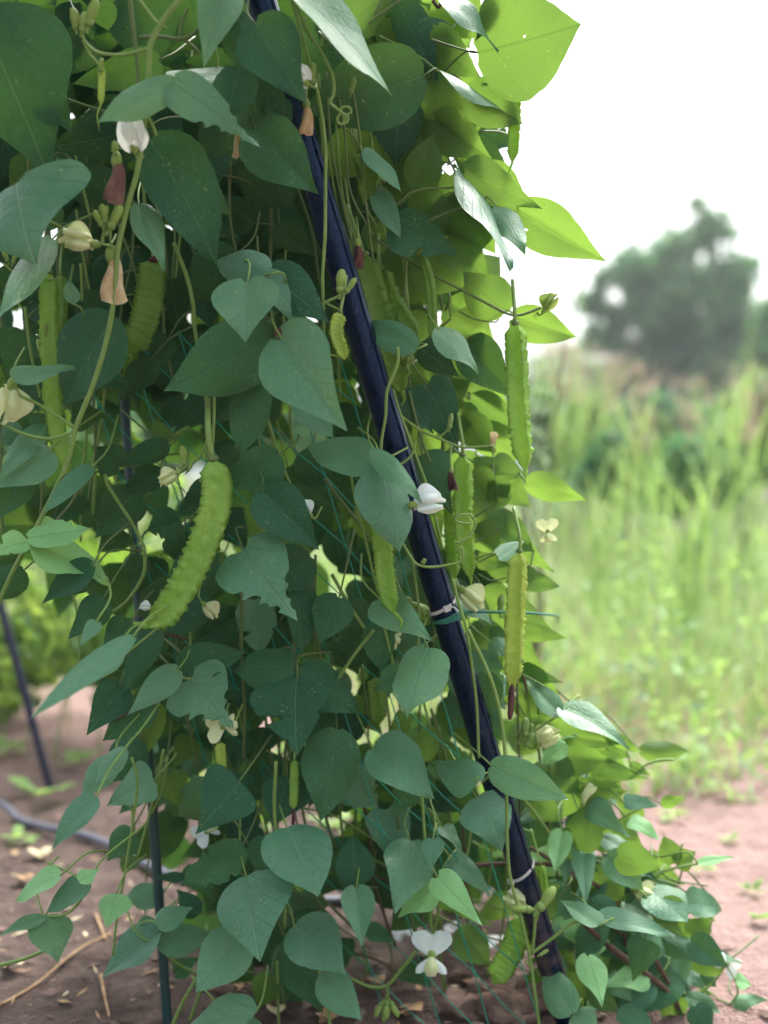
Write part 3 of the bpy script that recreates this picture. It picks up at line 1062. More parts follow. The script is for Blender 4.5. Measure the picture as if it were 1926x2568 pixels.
stick(ve, [(1025, 980), (1040, 1040), (1060, 1110), (1080, 1160)], .03, 4, 'stemdark')

# --- middle vine by the pole
vf = vine('bean vine beside the middle of the pole with twin hanging pods and curling tendril', 1180, 2568)
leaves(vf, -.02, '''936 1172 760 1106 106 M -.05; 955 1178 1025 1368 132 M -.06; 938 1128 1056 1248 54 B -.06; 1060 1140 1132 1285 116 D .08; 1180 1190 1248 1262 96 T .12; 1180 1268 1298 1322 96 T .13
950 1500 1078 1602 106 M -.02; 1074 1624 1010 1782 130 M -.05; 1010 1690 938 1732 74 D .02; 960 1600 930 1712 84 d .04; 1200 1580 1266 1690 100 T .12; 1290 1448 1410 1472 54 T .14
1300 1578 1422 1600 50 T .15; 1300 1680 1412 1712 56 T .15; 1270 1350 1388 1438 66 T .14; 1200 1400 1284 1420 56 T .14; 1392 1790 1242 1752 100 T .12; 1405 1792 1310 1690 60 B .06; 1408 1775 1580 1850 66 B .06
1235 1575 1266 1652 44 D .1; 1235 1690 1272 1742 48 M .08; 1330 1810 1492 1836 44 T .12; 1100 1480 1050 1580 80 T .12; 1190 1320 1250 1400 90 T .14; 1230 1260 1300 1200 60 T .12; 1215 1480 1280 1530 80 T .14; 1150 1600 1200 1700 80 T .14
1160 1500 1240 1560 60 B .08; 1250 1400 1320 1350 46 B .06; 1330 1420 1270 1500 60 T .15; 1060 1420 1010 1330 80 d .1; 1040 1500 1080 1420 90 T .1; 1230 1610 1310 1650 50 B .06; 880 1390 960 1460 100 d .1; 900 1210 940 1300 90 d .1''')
pod(vf, [(955, 1284), (962, 1390), (971, 1474), (988, 1538)], 50, pole_d(1400) - .06, 'pod', 32, tail=[(1000, 1548), (1008, 1560), (1002, 1578)], label='flat ribbed pod with a curled tail, close to the pole')
pod(vf, [(1160, 1142), (1162, 1250), (1164, 1340), (1180, 1450)], 48, pole_d(1300) + .03, 'pod', 34, label='long pod with dark insect damage at its top')
pod(vf, [(1130, 1262), (1132, 1350), (1140, 1452)], 34, pole_d(1350) + .06, 'pod', 24)
pod(vf, [(1302, 1384), (1294, 1506), (1290, 1638), (1284, 1728)], 50, pole_d(1550) - .02, 'podyellow', 30, dead_tip=True, label='straight narrow pod with a black withered bloom at its tip')
bloom(vf, 1132, 1180, 48, 275, pole_d(1200) + .0, 'wilted', 'dead')
stick(vf, [(997, 870), (997, 912), (971, 980), (967, 1043), (957, 1106), (954, 1178)], -.07, 4.2)
stick(vf, [(954, 1178), (992, 1170), (1030, 1144), (1043, 1106)], -.07, 3.6)
stick(vf, [(984, 975), (1005, 1043), (1051, 1165), (1077, 1237), (1089, 1284), (1110, 1377)], .0, 4.4)
stick(vf, [(962, 1283), (972, 1300), (992, 1331), (1026, 1390), (1047, 1415), (1085, 1422), (1149, 1411), (1162, 1395), (1157, 1372)], -.08, 3.6)
stick(vf, [(1142, 1362), (1160, 1357), (1180, 1340), (1193, 1314), (1180, 1292), (1150, 1292), (1141, 1303), (1155, 1311), (1182, 1313)], -.06, 2.8, name='tendril')
stick(vf, [(1060, 1412), (1066, 1402)], -.08, 6)
stick(vf, [(815, 1199), (850, 1250), (900, 1312), (925, 1350)], .02, 5, 'stemdark')
stick(vf, [(874, 1157), (895, 1275), (912, 1335), (933, 1428), (950, 1490)], .0, 4.2)
stick(vf, [(832, 1440), (878, 1521), (916, 1580)], .01, 5)
stick(vf, [(937, 1580), (891, 1639), (845, 1706)], -.0, 4.6)
stick(vf, [(963, 1571), (988, 1673), (1010, 1760)], -.0, 4)
stick(vf, [(1136, 1453), (1148, 1504), (1170, 1580), (1182, 1660), (1195, 1765), (1201, 1900)], -.05, 4.4)
stick(vf, [(1260, 1320), (1230, 1340), (1190, 1360)], .1, 3, 'stemdark')
stick(vf, [(1275, 1380), (1240, 1390), (1200, 1410)], .1, 3, 'stemdark')
stick(vf, [(1250, 1260), (1200, 1290), (1160, 1310)], .1, 3, 'stemdark')
stick(vf, [(1270, 1450), (1230, 1455), (1200, 1440)], .1, 2.6, 'stemdark')
bloom(vf, 1036, 1266, 78, 12, pole_d(1270) - .08, 'closed', 'petal')
bloom(vf, 1158, 1478, 70, 320, pole_d(1500) + .02, 'closed', 'cream')
bloom(vf, 778, 1292, 46, 130, pole_d(1280) - .05, 'closed', 'petal')
bloom(vf, 978, 1600, 48, 160, pole_d(1600) + .03, 'open', 'cream')
bloom(vf, 1374, 1335, 46, 95, pole_d(1320) + .12, 'open', 'cream')
bloom(vf, 1350, 1868, 62, 40, pole_d(1850) + .06, 'closed', 'cream')
bloom(vf, 1025, 1505, 60, 320, pole_d(1520) + .0, 'wilted', 'calyx')
for (x, y, s, a) in ((1255, 1535, 44, 85), (1316, 1845, 44, 85), (1320, 1870, 36, 60)):
    bud(vf, x, y, s, a, pole_d(1600) + .06, 'stem')

# --- lower curtain
vg = vine('bean vine with heart shaped dark leaves low in the curtain and two slim pods', 700, 2568)
leaves(vg, -.03, '''477 1702 580 1822 178 E; 450 1690 605 1630 98 D .02; 443 1682 323 1788 76 M; 390 1580 300 1742 76 D; 390 1760 256 1854 88 D; 395 1760 360 1902 66 O
850 1500 800 1612 108 D; 740 1460 765 1642 82 D; 738 1672 575 1670 112 D; 745 1698 740 1890 190 D -.04; 750 1680 908 1778 118 D .02; 845 1830 811 2056 146 D -.02; 845 1830 928 1808 86 d
600 1960 500 2088 158 D -.04; 720 1952 680 2068 126 D; 600 1950 690 2020 70 d .03; 935 1878 1072 1978 132 M; 1195 1966 1066 1890 102 M -.03; 385 1955 260 2014 106 M; 420 1940 452 2022 86 O; 310 1880 238 1962 54 M -.12
720 2075 803 2233 168 M -.05; 1060 2080 933 2012 82 d; 640 1600 560 1700 100 d .08; 860 1600 900 1700 90 d .08; 640 1760 560 1860 90 d .08; 480 1850 430 1930 70 O .06; 700 1900 620 1960 90 d .06; 960 1700 900 1800 80 d .1
400 1640 340 1580 90 d .05; 560 1620 500 1560 90 d .05; 880 1760 960 1840 70 O .08; 1040 1900 1100 1820 70 T .1; 640 2060 560 2130 110 d .03; 520 1720 640 1780 100 d .07; 340 1800 290 1900 80 O .05; 700 1560 640 1640 90 d .06''')
pod(vg, [(551, 1862), (556, 1920), (561, 1988)], 27, pole_d(1920) - .05, 'podyellow', 36, tail=[(570, 2005), (580, 2022)], label='slim young pod hanging below a pale open flower')
pod(vg, [(739, 1906), (738, 1970), (736, 2030)], 24, pole_d(1970) - .04, 'pod', 36, dead_tip=True, label='slim pod with a dry brown end')
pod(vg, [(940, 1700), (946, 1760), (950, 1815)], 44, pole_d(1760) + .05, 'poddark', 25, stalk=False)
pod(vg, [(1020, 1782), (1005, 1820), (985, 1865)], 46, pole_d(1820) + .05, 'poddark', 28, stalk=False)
bloom(vg, 562, 1822, 60, 190, pole_d(1840) - .06, 'open', 'cream', 'pale greenish open flower above a young pod')
bloom(vg, 520, 2085, 50, 215, pole_d(2100) + .02, 'open', 'petal')
stick(vg, [(266, 1812), (300, 1800), (325, 1787)], -.03, 3.4, 'wood')
stick(vg, [(735, 1690), (736, 1640), (740, 1560)], -.0, 4, 'stemdark')
stick(vg, [(443, 1682), (460, 1700), (477, 1702)], -.03, 4)
stick(vg, [(1034, 1868), (1055, 1973), (1064, 2079), (1068, 2120)], -.05, 4.4)
stick(vg, [(1081, 1778), (1110, 1870), (1130, 1960)], .02, 4, 'stemdark')
stick(vg, [(890, 2330), (700, 2150), (560, 2040)], .08, 4, 'stemdark')

# --- foot of the curtain
vh = vine('bean vine at the foot of the curtain with a wide open white flower', 800, 2568)
leaves(vh, -.03, '''608 2120 453 2222 100 D; 625 2120 748 2197 80 D; 617 2198 635 2398 192 M -.05; 610 2345 500 2478 132 M -.02; 891 2218 882 2092 100 D; 893 2230 908 2368 86 M -.02; 1030 2108 1005 2270 132 M
1095 2222 996 2298 92 L -.02; 1098 2200 1206 2316 80 L -.03; 1125 2250 1234 2326 44 T; 1085 2105 1080 2182 60 M; 1108 2075 1164 2140 38 B -.02; 738 2322 872 2434 152 M -.03; 812 2440 892 2550 96 M -.02
720 2360 792 2532 124 D .04; 860 2100 862 2236 104 d; 920 2330 994 2362 48 D .04; 1130 2150 1246 2246 62 M; 640 2540 445 2582 96 M -.05; 680 2440 650 2532 74 T .02; 650 2330 710 2440 80 d; 560 2400 640 2470 90 d .06
760 2200 850 2240 70 d .04; 940 2200 1010 2290 90 d .05; 690 2250 760 2350 100 d .05; 880 2400 800 2360 80 d .07; 1150 2330 1230 2420 90 T .06; 1010 2420 1090 2480 60 d .1; 560 2560 700 2600 80 M .0; 740 2460 700 2560 80 d .06''')
stick(vh, [(1043, 2387), (1005, 2433), (971, 2471), (929, 2475), (878, 2454), (836, 2437), (815, 2425)], -.02, 4.8)
stick(vh, [(971, 2471), (972, 2495), (969, 2516)], -.02, 4.2)
stick(vh, [(822, 2440), (812, 2420), (805, 2405), (798, 2400)], -.04, 3, name='tendril')
stick(vh, [(820, 2445), (812, 2430), (800, 2440), (812, 2450)], -.04, 3, name='tendril')
stick(vh, [(811, 2446), (818, 2500), (830, 2590)], -.03, 4.8)
stick(vh, [(1089, 2269), (1080, 2300), (1085, 2340)], -.0, 4.4)
stick(vh, [(1182, 2083), (1170, 2150), (1153, 2205)], -.0, 4.2)
stick(vh, [(1105, 2240), (1095, 2300), (1080, 2360), (1045, 2385)], .02, 4.4)
stick(vh, [(695, 2410), (697, 2500), (700, 2590)], .0, 4, 'stem')
stick(vh, [(740, 2110), (760, 2180), (790, 2250), (830, 2300)], .05, 3.5, 'stemdark')
bloom(vh, 1082, 2398, 84, 88, pole_d(2400) - .04, 'open', 'petal', 'wide open pure white flower low beside the net')
for (x, y, s, a) in ((969, 2512, 40, 270), (958, 2516, 36, 240), (980, 2514, 38, 300), (965, 2530, 30, 265)):
    bud(vh, x, y, s, a, pole_d(2500) - .02)
pod(vh, [(725, 2190), (745, 2215), (758, 2232)], 26, pole_d(2200), 'pod', 30, stalk=False)

# --- stem along the foot of the pole
vi = vine('slender bean stem running down the pole foot with pale upturned leaves', 1350, 2568)
leaves(vi, -.05, '''1196 2000 1271 2124 142 M; 1233 1920 1416 1999 98 M -.03; 1436 2540 1352 2396 92 M -.02; 1500 2322 1393 2244 54 B; 1500 2302 1692 2336 50 B; 1400 2320 1432 2402 96 d .1; 1438 2545 1500 2590 80 M''')
stick(vi, [(1174, 1580), (1224, 1685), (1250, 1770), (1266, 1880), (1270, 1990), (1272, 2113), (1279, 2196), (1301, 2284), (1327, 2393), (1340, 2481), (1355, 2590)], -.065, 5)
stick(vi, [(1331, 2393), (1384, 2354), (1438, 2314), (1498, 2305)], -.06, 4.6)
stick(vi, [(1335, 2388), (1342, 2306), (1336, 2285), (1325, 2275)], -.06, 4.4)
stick(vi, [(1343, 2310), (1352, 2285), (1362, 2262)], -.06, 4)
stick(vi, [(1210, 1960), (1225, 1945), (1236, 1920)], -.06, 3.6)
bud(vi, 1332, 2282, 52, 175, pole_d(2280) - .07)
bud(vi, 1352, 2280, 66, 52, pole_d(2260) - .07)
bloom(vi, 1318, 2275, 60, 155, pole_d(2270) - .03, 'closed', 'cream')
bud(vi, 1354, 2395, 24, 30, pole_d(2390) - .07)
pod(vi, [(1312, 2300), (1290, 2370), (1262, 2425), (1240, 2462)], 64, pole_d(2380) - .0, 'pod', 40, stalk=False, label='ruffled pale pod leaning against the pole foot')
pod(vi, [(1356, 2170), (1362, 2200), (1367, 2245)], 22, pole_d(2200) - .0, 'pod', 25)

# --- sprawling vine beside the track
vj = vine('bean vine sprawling over the ground beside the sandy track on brown woody stems', 1700, 2568)
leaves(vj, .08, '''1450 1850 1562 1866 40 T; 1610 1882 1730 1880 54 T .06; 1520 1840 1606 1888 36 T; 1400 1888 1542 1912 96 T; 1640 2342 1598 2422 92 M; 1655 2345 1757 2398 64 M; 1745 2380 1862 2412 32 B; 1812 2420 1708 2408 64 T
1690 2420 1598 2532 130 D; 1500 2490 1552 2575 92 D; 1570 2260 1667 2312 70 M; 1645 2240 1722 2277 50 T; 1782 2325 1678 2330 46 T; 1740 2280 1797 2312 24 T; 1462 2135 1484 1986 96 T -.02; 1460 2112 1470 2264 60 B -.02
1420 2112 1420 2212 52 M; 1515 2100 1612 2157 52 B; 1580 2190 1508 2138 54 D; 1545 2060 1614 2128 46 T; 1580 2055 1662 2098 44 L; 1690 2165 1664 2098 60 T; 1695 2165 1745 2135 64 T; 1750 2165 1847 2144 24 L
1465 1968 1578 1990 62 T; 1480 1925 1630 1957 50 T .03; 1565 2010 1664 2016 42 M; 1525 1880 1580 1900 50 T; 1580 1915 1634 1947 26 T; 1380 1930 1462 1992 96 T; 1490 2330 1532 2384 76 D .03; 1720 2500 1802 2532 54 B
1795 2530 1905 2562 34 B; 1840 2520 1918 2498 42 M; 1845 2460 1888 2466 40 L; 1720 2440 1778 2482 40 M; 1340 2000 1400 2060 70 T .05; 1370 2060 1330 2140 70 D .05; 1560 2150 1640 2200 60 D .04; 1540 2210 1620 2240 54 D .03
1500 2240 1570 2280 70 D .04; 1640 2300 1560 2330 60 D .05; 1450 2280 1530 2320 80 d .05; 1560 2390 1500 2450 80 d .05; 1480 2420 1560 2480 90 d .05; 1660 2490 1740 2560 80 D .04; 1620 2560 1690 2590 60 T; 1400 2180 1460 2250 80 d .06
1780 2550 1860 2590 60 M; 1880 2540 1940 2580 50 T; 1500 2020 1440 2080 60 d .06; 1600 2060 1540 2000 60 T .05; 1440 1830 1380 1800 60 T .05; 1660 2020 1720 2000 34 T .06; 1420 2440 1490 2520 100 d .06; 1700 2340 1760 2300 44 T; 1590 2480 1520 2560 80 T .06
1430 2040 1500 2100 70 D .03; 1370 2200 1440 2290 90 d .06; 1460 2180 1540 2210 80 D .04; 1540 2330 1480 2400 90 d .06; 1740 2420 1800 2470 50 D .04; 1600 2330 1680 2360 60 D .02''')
MOUND2 = [(1340, 2230), (1500, 2120), (1660, 2170), (1780, 2360), (1900, 2590), (1390, 2590)]
MOUND = [(1260, 1790), (1420, 1800), (1530, 1900), (1560, 2050), (1640, 2150), (1660, 2300), (1800, 2450), (1900, 2590), (1380, 2590), (1330, 2300), (1270, 2000)]
vm = vine('leafy bean vine heaped up on the ground between the pole foot and the sandy track', 1500, 2560)
n = 0
while n < 96:
    x, y = R(1250, 1900), R(1780, 2590)
    if not inside(x, y, MOUND):
        continue
    a = R(-3.3, .2)
    L = R(70, 130)
    c = random.choice('TTTTLMMD' if y < 2200 else 'TTTDDMML')
    place_leaf(vm, x, y, x + cos(a) * L, y - sin(a) * L, L * R(.55, .85), c, pole_d(y) + R(.06, .34), n % 3 == 0)
    n += 1
vm2 = vine('dark leaved bean vine low at the frontmost end of the sprawl, under brown woody stems', 1600, 2560)
n = 0
while n < 70:
    x, y = R(1330, 1900), R(2100, 2590)
    if not inside(x, y, MOUND2):
        continue
    a = R(-3.0, .1)
    L = R(75, 130)
    place_leaf(vm2, x, y, x + cos(a) * L, y - sin(a) * L, L * R(.6, .88), random.choice('DDMMTTLB'), pole_d(y) + R(-.02, .26), n % 3 == 0)
    n += 1
W = 'wood'
stick(vj, [(1190, 2170), (1266, 2166), (1353, 2166), (1419, 2176), (1463, 2200), (1506, 2227), (1550, 2270)], .05, 6, W, rough=.2)
stick(vj, [(1524, 2371), (1594, 2424), (1659, 2472), (1700, 2520), (1745, 2600)], .04, 9, W, rough=.2)
stick(vj, [(1470, 2320), (1500, 2350), (1524, 2371)], .05, 8, W, rough=.2)
stick(vj, [(1642, 2406), (1681, 2472), (1712, 2524), (1730, 2560)], .05, 7, W, rough=.2)
stick(vj, [(1330, 2125), (1370, 2150), (1430, 2190), (1500, 2260), (1560, 2330), (1570, 2390)], .09, 5, W, rough=.2)
stick(vj, [(1305, 1995), (1344, 2043), (1375, 2087), (1397, 2130)], .08, 5.5)
stick(vj, [(1615, 2205), (1680, 2180), (1750, 2165), (1800, 2150)], .08, 4.2)
stick(vj, [(1480, 2095), (1530, 2070), (1580, 2040), (1620, 2020)], .08, 4)
stick(vj, [(1600, 2210), (1630, 2170), (1650, 2145)], .08, 3.6)
stick(vj, [(1695, 2165), (1700, 2150), (1712, 2115)], .08, 3)
stick(vj, [(1690, 1905), (1640, 1910), (1560, 1950), (1520, 1980)], .09, 3.6)
stick(vj, [(1375, 1955), (1420, 1962), (1465, 1990), (1490, 2020)], .09, 3.6)
stick(vj, [(1290, 1870), (1330, 1840), (1390, 1800), (1408, 1788)], .05, 4)
stick(vj, [(1280, 1850), (1310, 1830), (1340, 1805)], .05, 3.4)
stick(vj, [(1660, 2325), (1700, 2300), (1740, 2285)], .07, 3.4)
stick(vj, [(1760, 2490), (1800, 2450), (1815, 2420)], .07, 3.4)
stick(vj, [(1830, 2520), (1850, 2490), (1845, 2460)], .07, 3)
for k in range(16):
    x, y = R(1330, 1680), R(2120, 2480)
    stick(vj, [(x, y), (x + R(20, 60), y + R(20, 60)), (x + R(60, 150), y + R(50, 140))], .10 + R(-.02, .06), R(2.4, 3.6), random.choice(('stem', 'stemdark', 'wood')))
bloom(vj, 1592, 2232, 58, 340, pole_d(2240) + .05, 'closed', 'cream')
bloom(vj, 1822, 2418, 44, 330, pole_d(2420) + .06, 'open', 'petal')
bloom(vj, 1462, 2015, 52, 60, pole_d(2000) + .05, 'wilted', 'cream')
for (x, y, s, a) in ((1590, 2215, 40, 90), (1563, 2225, 30, 100), (1328, 1850, 34, 80), (1352, 1790, 26, 90)):
    bud(vj, x, y, s, a, pole_d(y) + .06, 'stem')

# --- low vine reaching over the bare soil
vk = vine('low bean vine reaching out over the bare brown soil past the green stake', 300, 2568)
leaves(vk, -.02, '''395 2368 554 2334 90 M; 395 2342 248 2448 90 M; 393 2322 335 2330 64 M; 396 2322 482 2268 64 M; 410 2240 310 2245 70 M .12; 108 2300 -4 2346 36 B -.12; 110 2300 152 2408 114 M -.12; 225 2215 108 2282 64 M -.12
150 2195 28 2252 54 L -.12; 200 2210 250 2178 40 L -.12; 292 2242 265 2318 80 L -.08; 240 2000 118 2122 68 M -.26; 330 1600 78 1794 60 M -.26; 300 1640 222 1718 44 M -.2; 460 2200 383 2200 28 D .05
330 2180 300 2120 50 O .1; 260 1500 178 1602 84 D -.06; 330 1560 250 1682 94 D; 300 1720 220 1842 94 D; 350 1860 262 1962 104 D; 240 1420 118 1502 84 D -.05; 60 1430 -24 1504 84 D -.05; 360 1650 282 1762 94 d; 290 1900 210 1990 70 M -.1; 330 2080 260 2160 80 D; 350 1990 300 2040 50 M .12; 500 2290 440 2230 60 D .06; 440 2440 500 2400 50 D .06; 240 1560 200 1620 40 M -.2''')
stick(vk, [(330, 1900), (345, 1960), (330, 2080), (308, 2218), (295, 2290), (283, 2395)], -.06, 3.6)
stick(vk, [(410, 1880), (395, 1960), (370, 2060), (345, 2150)], -.0, 4.2)
stick(vk, [(420, 1900), (402, 1990), (380, 2040)], -.0, 4)
stick(vk, [(430, 2580), (460, 2510), (502, 2438), (500, 2420)], -.02, 5)
stick(vk, [(477, 2560), (500, 2490), (515, 2430)], -.02, 4.6)
stick(vk, [(420, 2400), (460, 2425), (502, 2440)], -.02, 3.6)
stick(vk, [(-10, 2423), (63, 2404), (122, 2374), (130, 2330)], -.1, 5)
stick(vk, [(108, 2300), (170, 2290), (215, 2240), (225, 2215)], -.12, 3.4)
stick(vk, [(394, 2330), (400, 2345), (396, 2368)], -.02, 4)
stick(vk, [(340, 2100), (330, 2000), (350, 1900), (380, 1800)], .03, 3)
bloom(vk, 372, 1985, 40, 200, pole_d(1990) + .05, 'open', 'petal')

# --- the shaded inside of the curtain
SIL = [(-60, -40), (1110, -40), (1150, 300), (1120, 700), (1190, 1100), (1210, 1400), (1260, 1750), (1400, 1950), (1500, 2200), (1520, 2568), (560, 2568), (520, 2250), (420, 2100), (400, 1950), (300, 1850), (300, 1600), (240, 1450), (-60, 1350)]


GAPS = [(450, 1050, 110, 0.85), (600, 1590, 90, 0.6), (760, 2060, 120, 0.85), (1000, 2330, 200, 0.9), (520, 2150, 90, 0.8), (620, 1820, 110, 0.6), (280, 1040, 50, .9), (960, 1750, 120, .5), (520, 1900, 90, .6), (850, 1640, 60, .5), (250, 1500, 80, .6), (1400, 2100, 80, .5)]
inner = [
    ('deeply shaded bean vine hidden behind the broadest leaf of the curtain', (-100, 640), (-60, 420), .10),
    ('deeply shaded bean vine right behind the withered purple flower', (-100, 640), (300, 1000), .12),
    ('deeply shaded bean vine pressed against the back of the pole top', (520, 1080), (-60, 640), .12),
    ('backlit bean vine glowing behind the upper branch with pods', (880, 1240), (-40, 1300), .16),
    ('shaded bean vine deep inside the top of the leaf curtain behind the largest leaves', (-100, 720), (-50, 700), .16),
    ('shaded bean vine deep behind the upper black pole, crowded with overlapping leaves', (600, 1200), (-50, 900), .20),
    ('shaded bean vine behind the biggest curved pod, deep in the curtain', (-100, 640), (650, 1500), .18),
    ('shaded bean vine inside the curtain between the curved pod and the pole middle', (560, 1260), (850, 1650), .2),
    ('shaded bean vine low in the curtain between the green stake and the net', (380, 1150), (1450, 2300), .12),
    ('bean vine of mid sized green leaves just behind the front of the lower curtain', (420, 1230), (1380, 2330), .03),
    ('sparse shaded bean vine near the ground behind the heart shaped leaves', (260, 1500), (1550, 2560), .2),
]
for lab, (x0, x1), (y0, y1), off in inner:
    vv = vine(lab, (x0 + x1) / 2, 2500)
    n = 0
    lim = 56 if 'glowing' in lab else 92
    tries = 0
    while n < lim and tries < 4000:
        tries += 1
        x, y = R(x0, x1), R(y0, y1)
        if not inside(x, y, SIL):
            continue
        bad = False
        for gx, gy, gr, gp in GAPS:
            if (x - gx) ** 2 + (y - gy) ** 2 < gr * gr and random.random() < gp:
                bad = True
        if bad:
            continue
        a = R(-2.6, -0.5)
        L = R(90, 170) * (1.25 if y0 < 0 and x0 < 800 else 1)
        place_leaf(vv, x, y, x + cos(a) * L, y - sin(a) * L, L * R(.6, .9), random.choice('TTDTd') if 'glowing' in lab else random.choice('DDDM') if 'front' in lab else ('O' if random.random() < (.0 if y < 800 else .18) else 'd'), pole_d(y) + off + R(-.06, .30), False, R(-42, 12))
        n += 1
    for k in range(9):
        x, y = R(x0, x1), R(y0, y1)
        if not inside(x, y, SIL):
            continue
        dx = R(-40, 120)
        stick(vv, [(x, y), (x + dx * .3 + R(-15, 15), y + 140), (x + dx * .6 + R(-15, 15), y + 280), (x + dx, y + 420)], off + R(-.08, .1), R(3, 5), random.choice(('stem', 'stemdark', 'stemdark')))
# bare climbing stems seen under the leaves
vs = vine('bare thin bean stems rising from the soil to the curtain, almost leafless', 900, 2500)
for k in range(34):
    x = R(430, 1330)
    y1 = R(1560, 2000)
    y2 = y1 + R(300, 620)
    sl = R(-.05, .28)
    if x > 1230 and y2 < 2100:
        y2 = 2300
    stick(vs, [(x, y1), (x + (y2 - y1) * sl * .4 + R(-12, 12), lerp(y1, y2, .35)), (x + (y2 - y1) * sl * .7 + R(-14, 14), lerp(y1, y2, .7)), (x + (y2 - y1) * sl, y2)], .06 + R(0, .22), R(2.6, 4.6), random.choice(('stem', 'stemdark', 'stemdark', 'wood')))
for k in range(22):
    a = R(1980, 2560)
    x = R(560, 1360)
    stick(vs, [(x, a), (x + R(60, 120), a + R(20, 70)), (x + R(140, 260), a + R(60, 150))], .05 + R(0, .2), R(2.2, 4), random.choice(('stem', 'wood', 'stemdark')))

# ------------------------------------------------------------------ black pole, ties, cord, stakes, net
pole_top = P(618, -120, pole_d(-120))
pole_foot = P(1440, 2620, pole_d(2620))
ax = (pole_foot - pole_top).normalized()
while pole_foot.z > -0.03:
    pole_foot += ax * 0.01
PR = 0.0178
m, nt, out = new_mat('black_film')
tc = N(nt, 'ShaderNodeTexCoord')
n1 = noise_tex(nt, tc.outputs['Object'], 60, 4)
mp = N(nt, 'ShaderNodeMapping')
mp.inputs['Scale'].default_value = (1, 1, .12)
nt.links.new(tc.outputs['Object'], mp.inputs[0])
n2 = noise_tex(nt, mp.outputs[0], 55, 3)
c = mix_col(nt, map_range(nt, n1, .4, .75, 0, 1), (0.0012, 0.004, 0.014), (0.003, 0.008, 0.024))
c = mix_col(nt, map_range(nt, noise_tex(nt, tc.outputs['Object'], 210, 2), .66, .74, 0, .5), c, (0.12, 0.11, 0.11))
mp2 = N(nt, 'ShaderNodeMapping')
mp2.inputs['Scale'].default_value = (1, 1, .05)
nt.links.new(tc.outputs['Object'], mp2.inputs[0])
c = mix_col(nt, math_node(nt, 'MULTIPLY', map_range(nt, noise_tex(nt, mp2.outputs[0], 260, 3), .60, .72, 0, .45), map_range(nt, n1, .4, .6)), c, (.10, .11, .14))
szx = N(nt, 'ShaderNodeSeparateXYZ')
nt.links.new(tc.outputs['Object'], szx.inputs[0])
c = mix_col(nt, math_node(nt, 'MULTIPLY', map_range(nt, szx.outputs[2], .0, .30, .75, 0), map_range(nt, noise_tex(nt, tc.outputs['Object'], 40, 5), .42, .62)), c, (.14, .095, .075))
h = math_node(nt, 'ADD', n2, math_node(nt, 'MULTIPLY', n1, .4))
pr = principled(nt, c, map_range(nt, n1, .3, .7, .24, .40), 0.6, bump(nt, h, .5, .003))
pr.inputs['Specular Tint'].default_value = (.28, .52, .95, 1)
nt.links.new(pr.outputs[0], out.inputs[0])
M['film'] = m
pole = thing('trellis_pole', 'black film wrapped trellis pole leaning through the bean vines', 'pole', pole_foot)
mb = MB().tube([pole_top.lerp(pole_foot, k / 8) for k in range(9)], PR, 120, 28, PR, 0.035)
mb.build('pole_shaft', M['film'], pole)
# the lapped edge of the film runs down the shaft
vd_ = (pole_top.lerp(pole_foot, .5) - EYE).normalized()
side = ax.cross(vd_).normalized()
if side.x < 0:
    side = -side
nrm = side.cross(ax).normalized()
if nrm.y > 0:
    nrm = -nrm


def seam(u, v):
    s = pole_top.lerp(pole_foot, v)
    a = radians(lerp(36, 50, u) + 5 * noise.noise(Vector((v * 9, 0, 3))) + 3 * noise.noise(Vector((v * 40, 0, 3))))
    rr = PR + 0.0012 + 0.0016 * sin(u * pi) + 0.0008 * noise.noise(Vector((v * 60, u, 8)))
    if u == 0 or u == 1:
        rr = PR - .001
    return s + side * sin(a) * rr + nrm * cos(a) * rr


MB().sheet(seam, 5, 200).build('film_seam', M['film'], pole)

M['tie'] = plain('white_nylon', (0.62, 0.62, 0.60), (0.55, 0.54, 0.53), 40, .45, .4, .05, .001, (.7, .7, .68), .2)
M['cord'] = plain('green_cord', (0.03, 0.17, 0.11), (0.02, 0.12, 0.08), 200, .6, .3, .5, .001)


def ring_pts(c, tilt, r, n=28):
    return [c + side * cos(2 * pi * k / n) * r + nrm * sin(2 * pi * k / n) * r + ax * (tilt * r * cos(2 * pi * k / n)) for k in range(n + 1)]


def on_pole(py):
    best = None
    for k in range(2001):
        p = pole_top.lerp(pole_foot, k / 2000)
        q = p - EYE
        yy = IMG_H / 2 - FPX * q.dot(UPV) / q.dot(FWD)
        if best is None or abs(yy - py) < best[0]:
            best = (abs(yy - py), p)
    return best[1]


def band(c, tilt, r, w, t):
    mb = MB()
    n = 40
    for k in range(n):
        a = 2 * pi * k / n
        rad = side * cos(a) + nrm * sin(a)
        for (dr, dz) in ((0, -w), (t, -w), (t, w), (0, w)):
            mb.v.append(c + rad * (r + dr) + ax * (dz + tilt * r * cos(a)))
    for k in range(n):
        k2 = (k + 1) % n
        for j in range(4):
            j2 = (j + 1) % 4
            mb.f.append((k * 4 + j, k * 4 + j2, k2 * 4 + j2, k2 * 4 + j))
            mb.mi.append(0)
    return mb


def box(mb, c, ex, ey, ez):
    b0 = len(mb.v)
    for i in (-1, 1):
        for j in (-1, 1):
            for k in (-1, 1):
                mb.v.append(c + ex * i + ey * j + ez * k)
    for f in ((0, 1, 3, 2), (4, 6, 7, 5), (0, 4, 5, 1), (2, 3, 7, 6), (0, 2, 6, 4), (1, 5, 7, 3)):
        mb.f.append(tuple(b0 + q for q in f))
        mb.mi.append(0)
    return mb


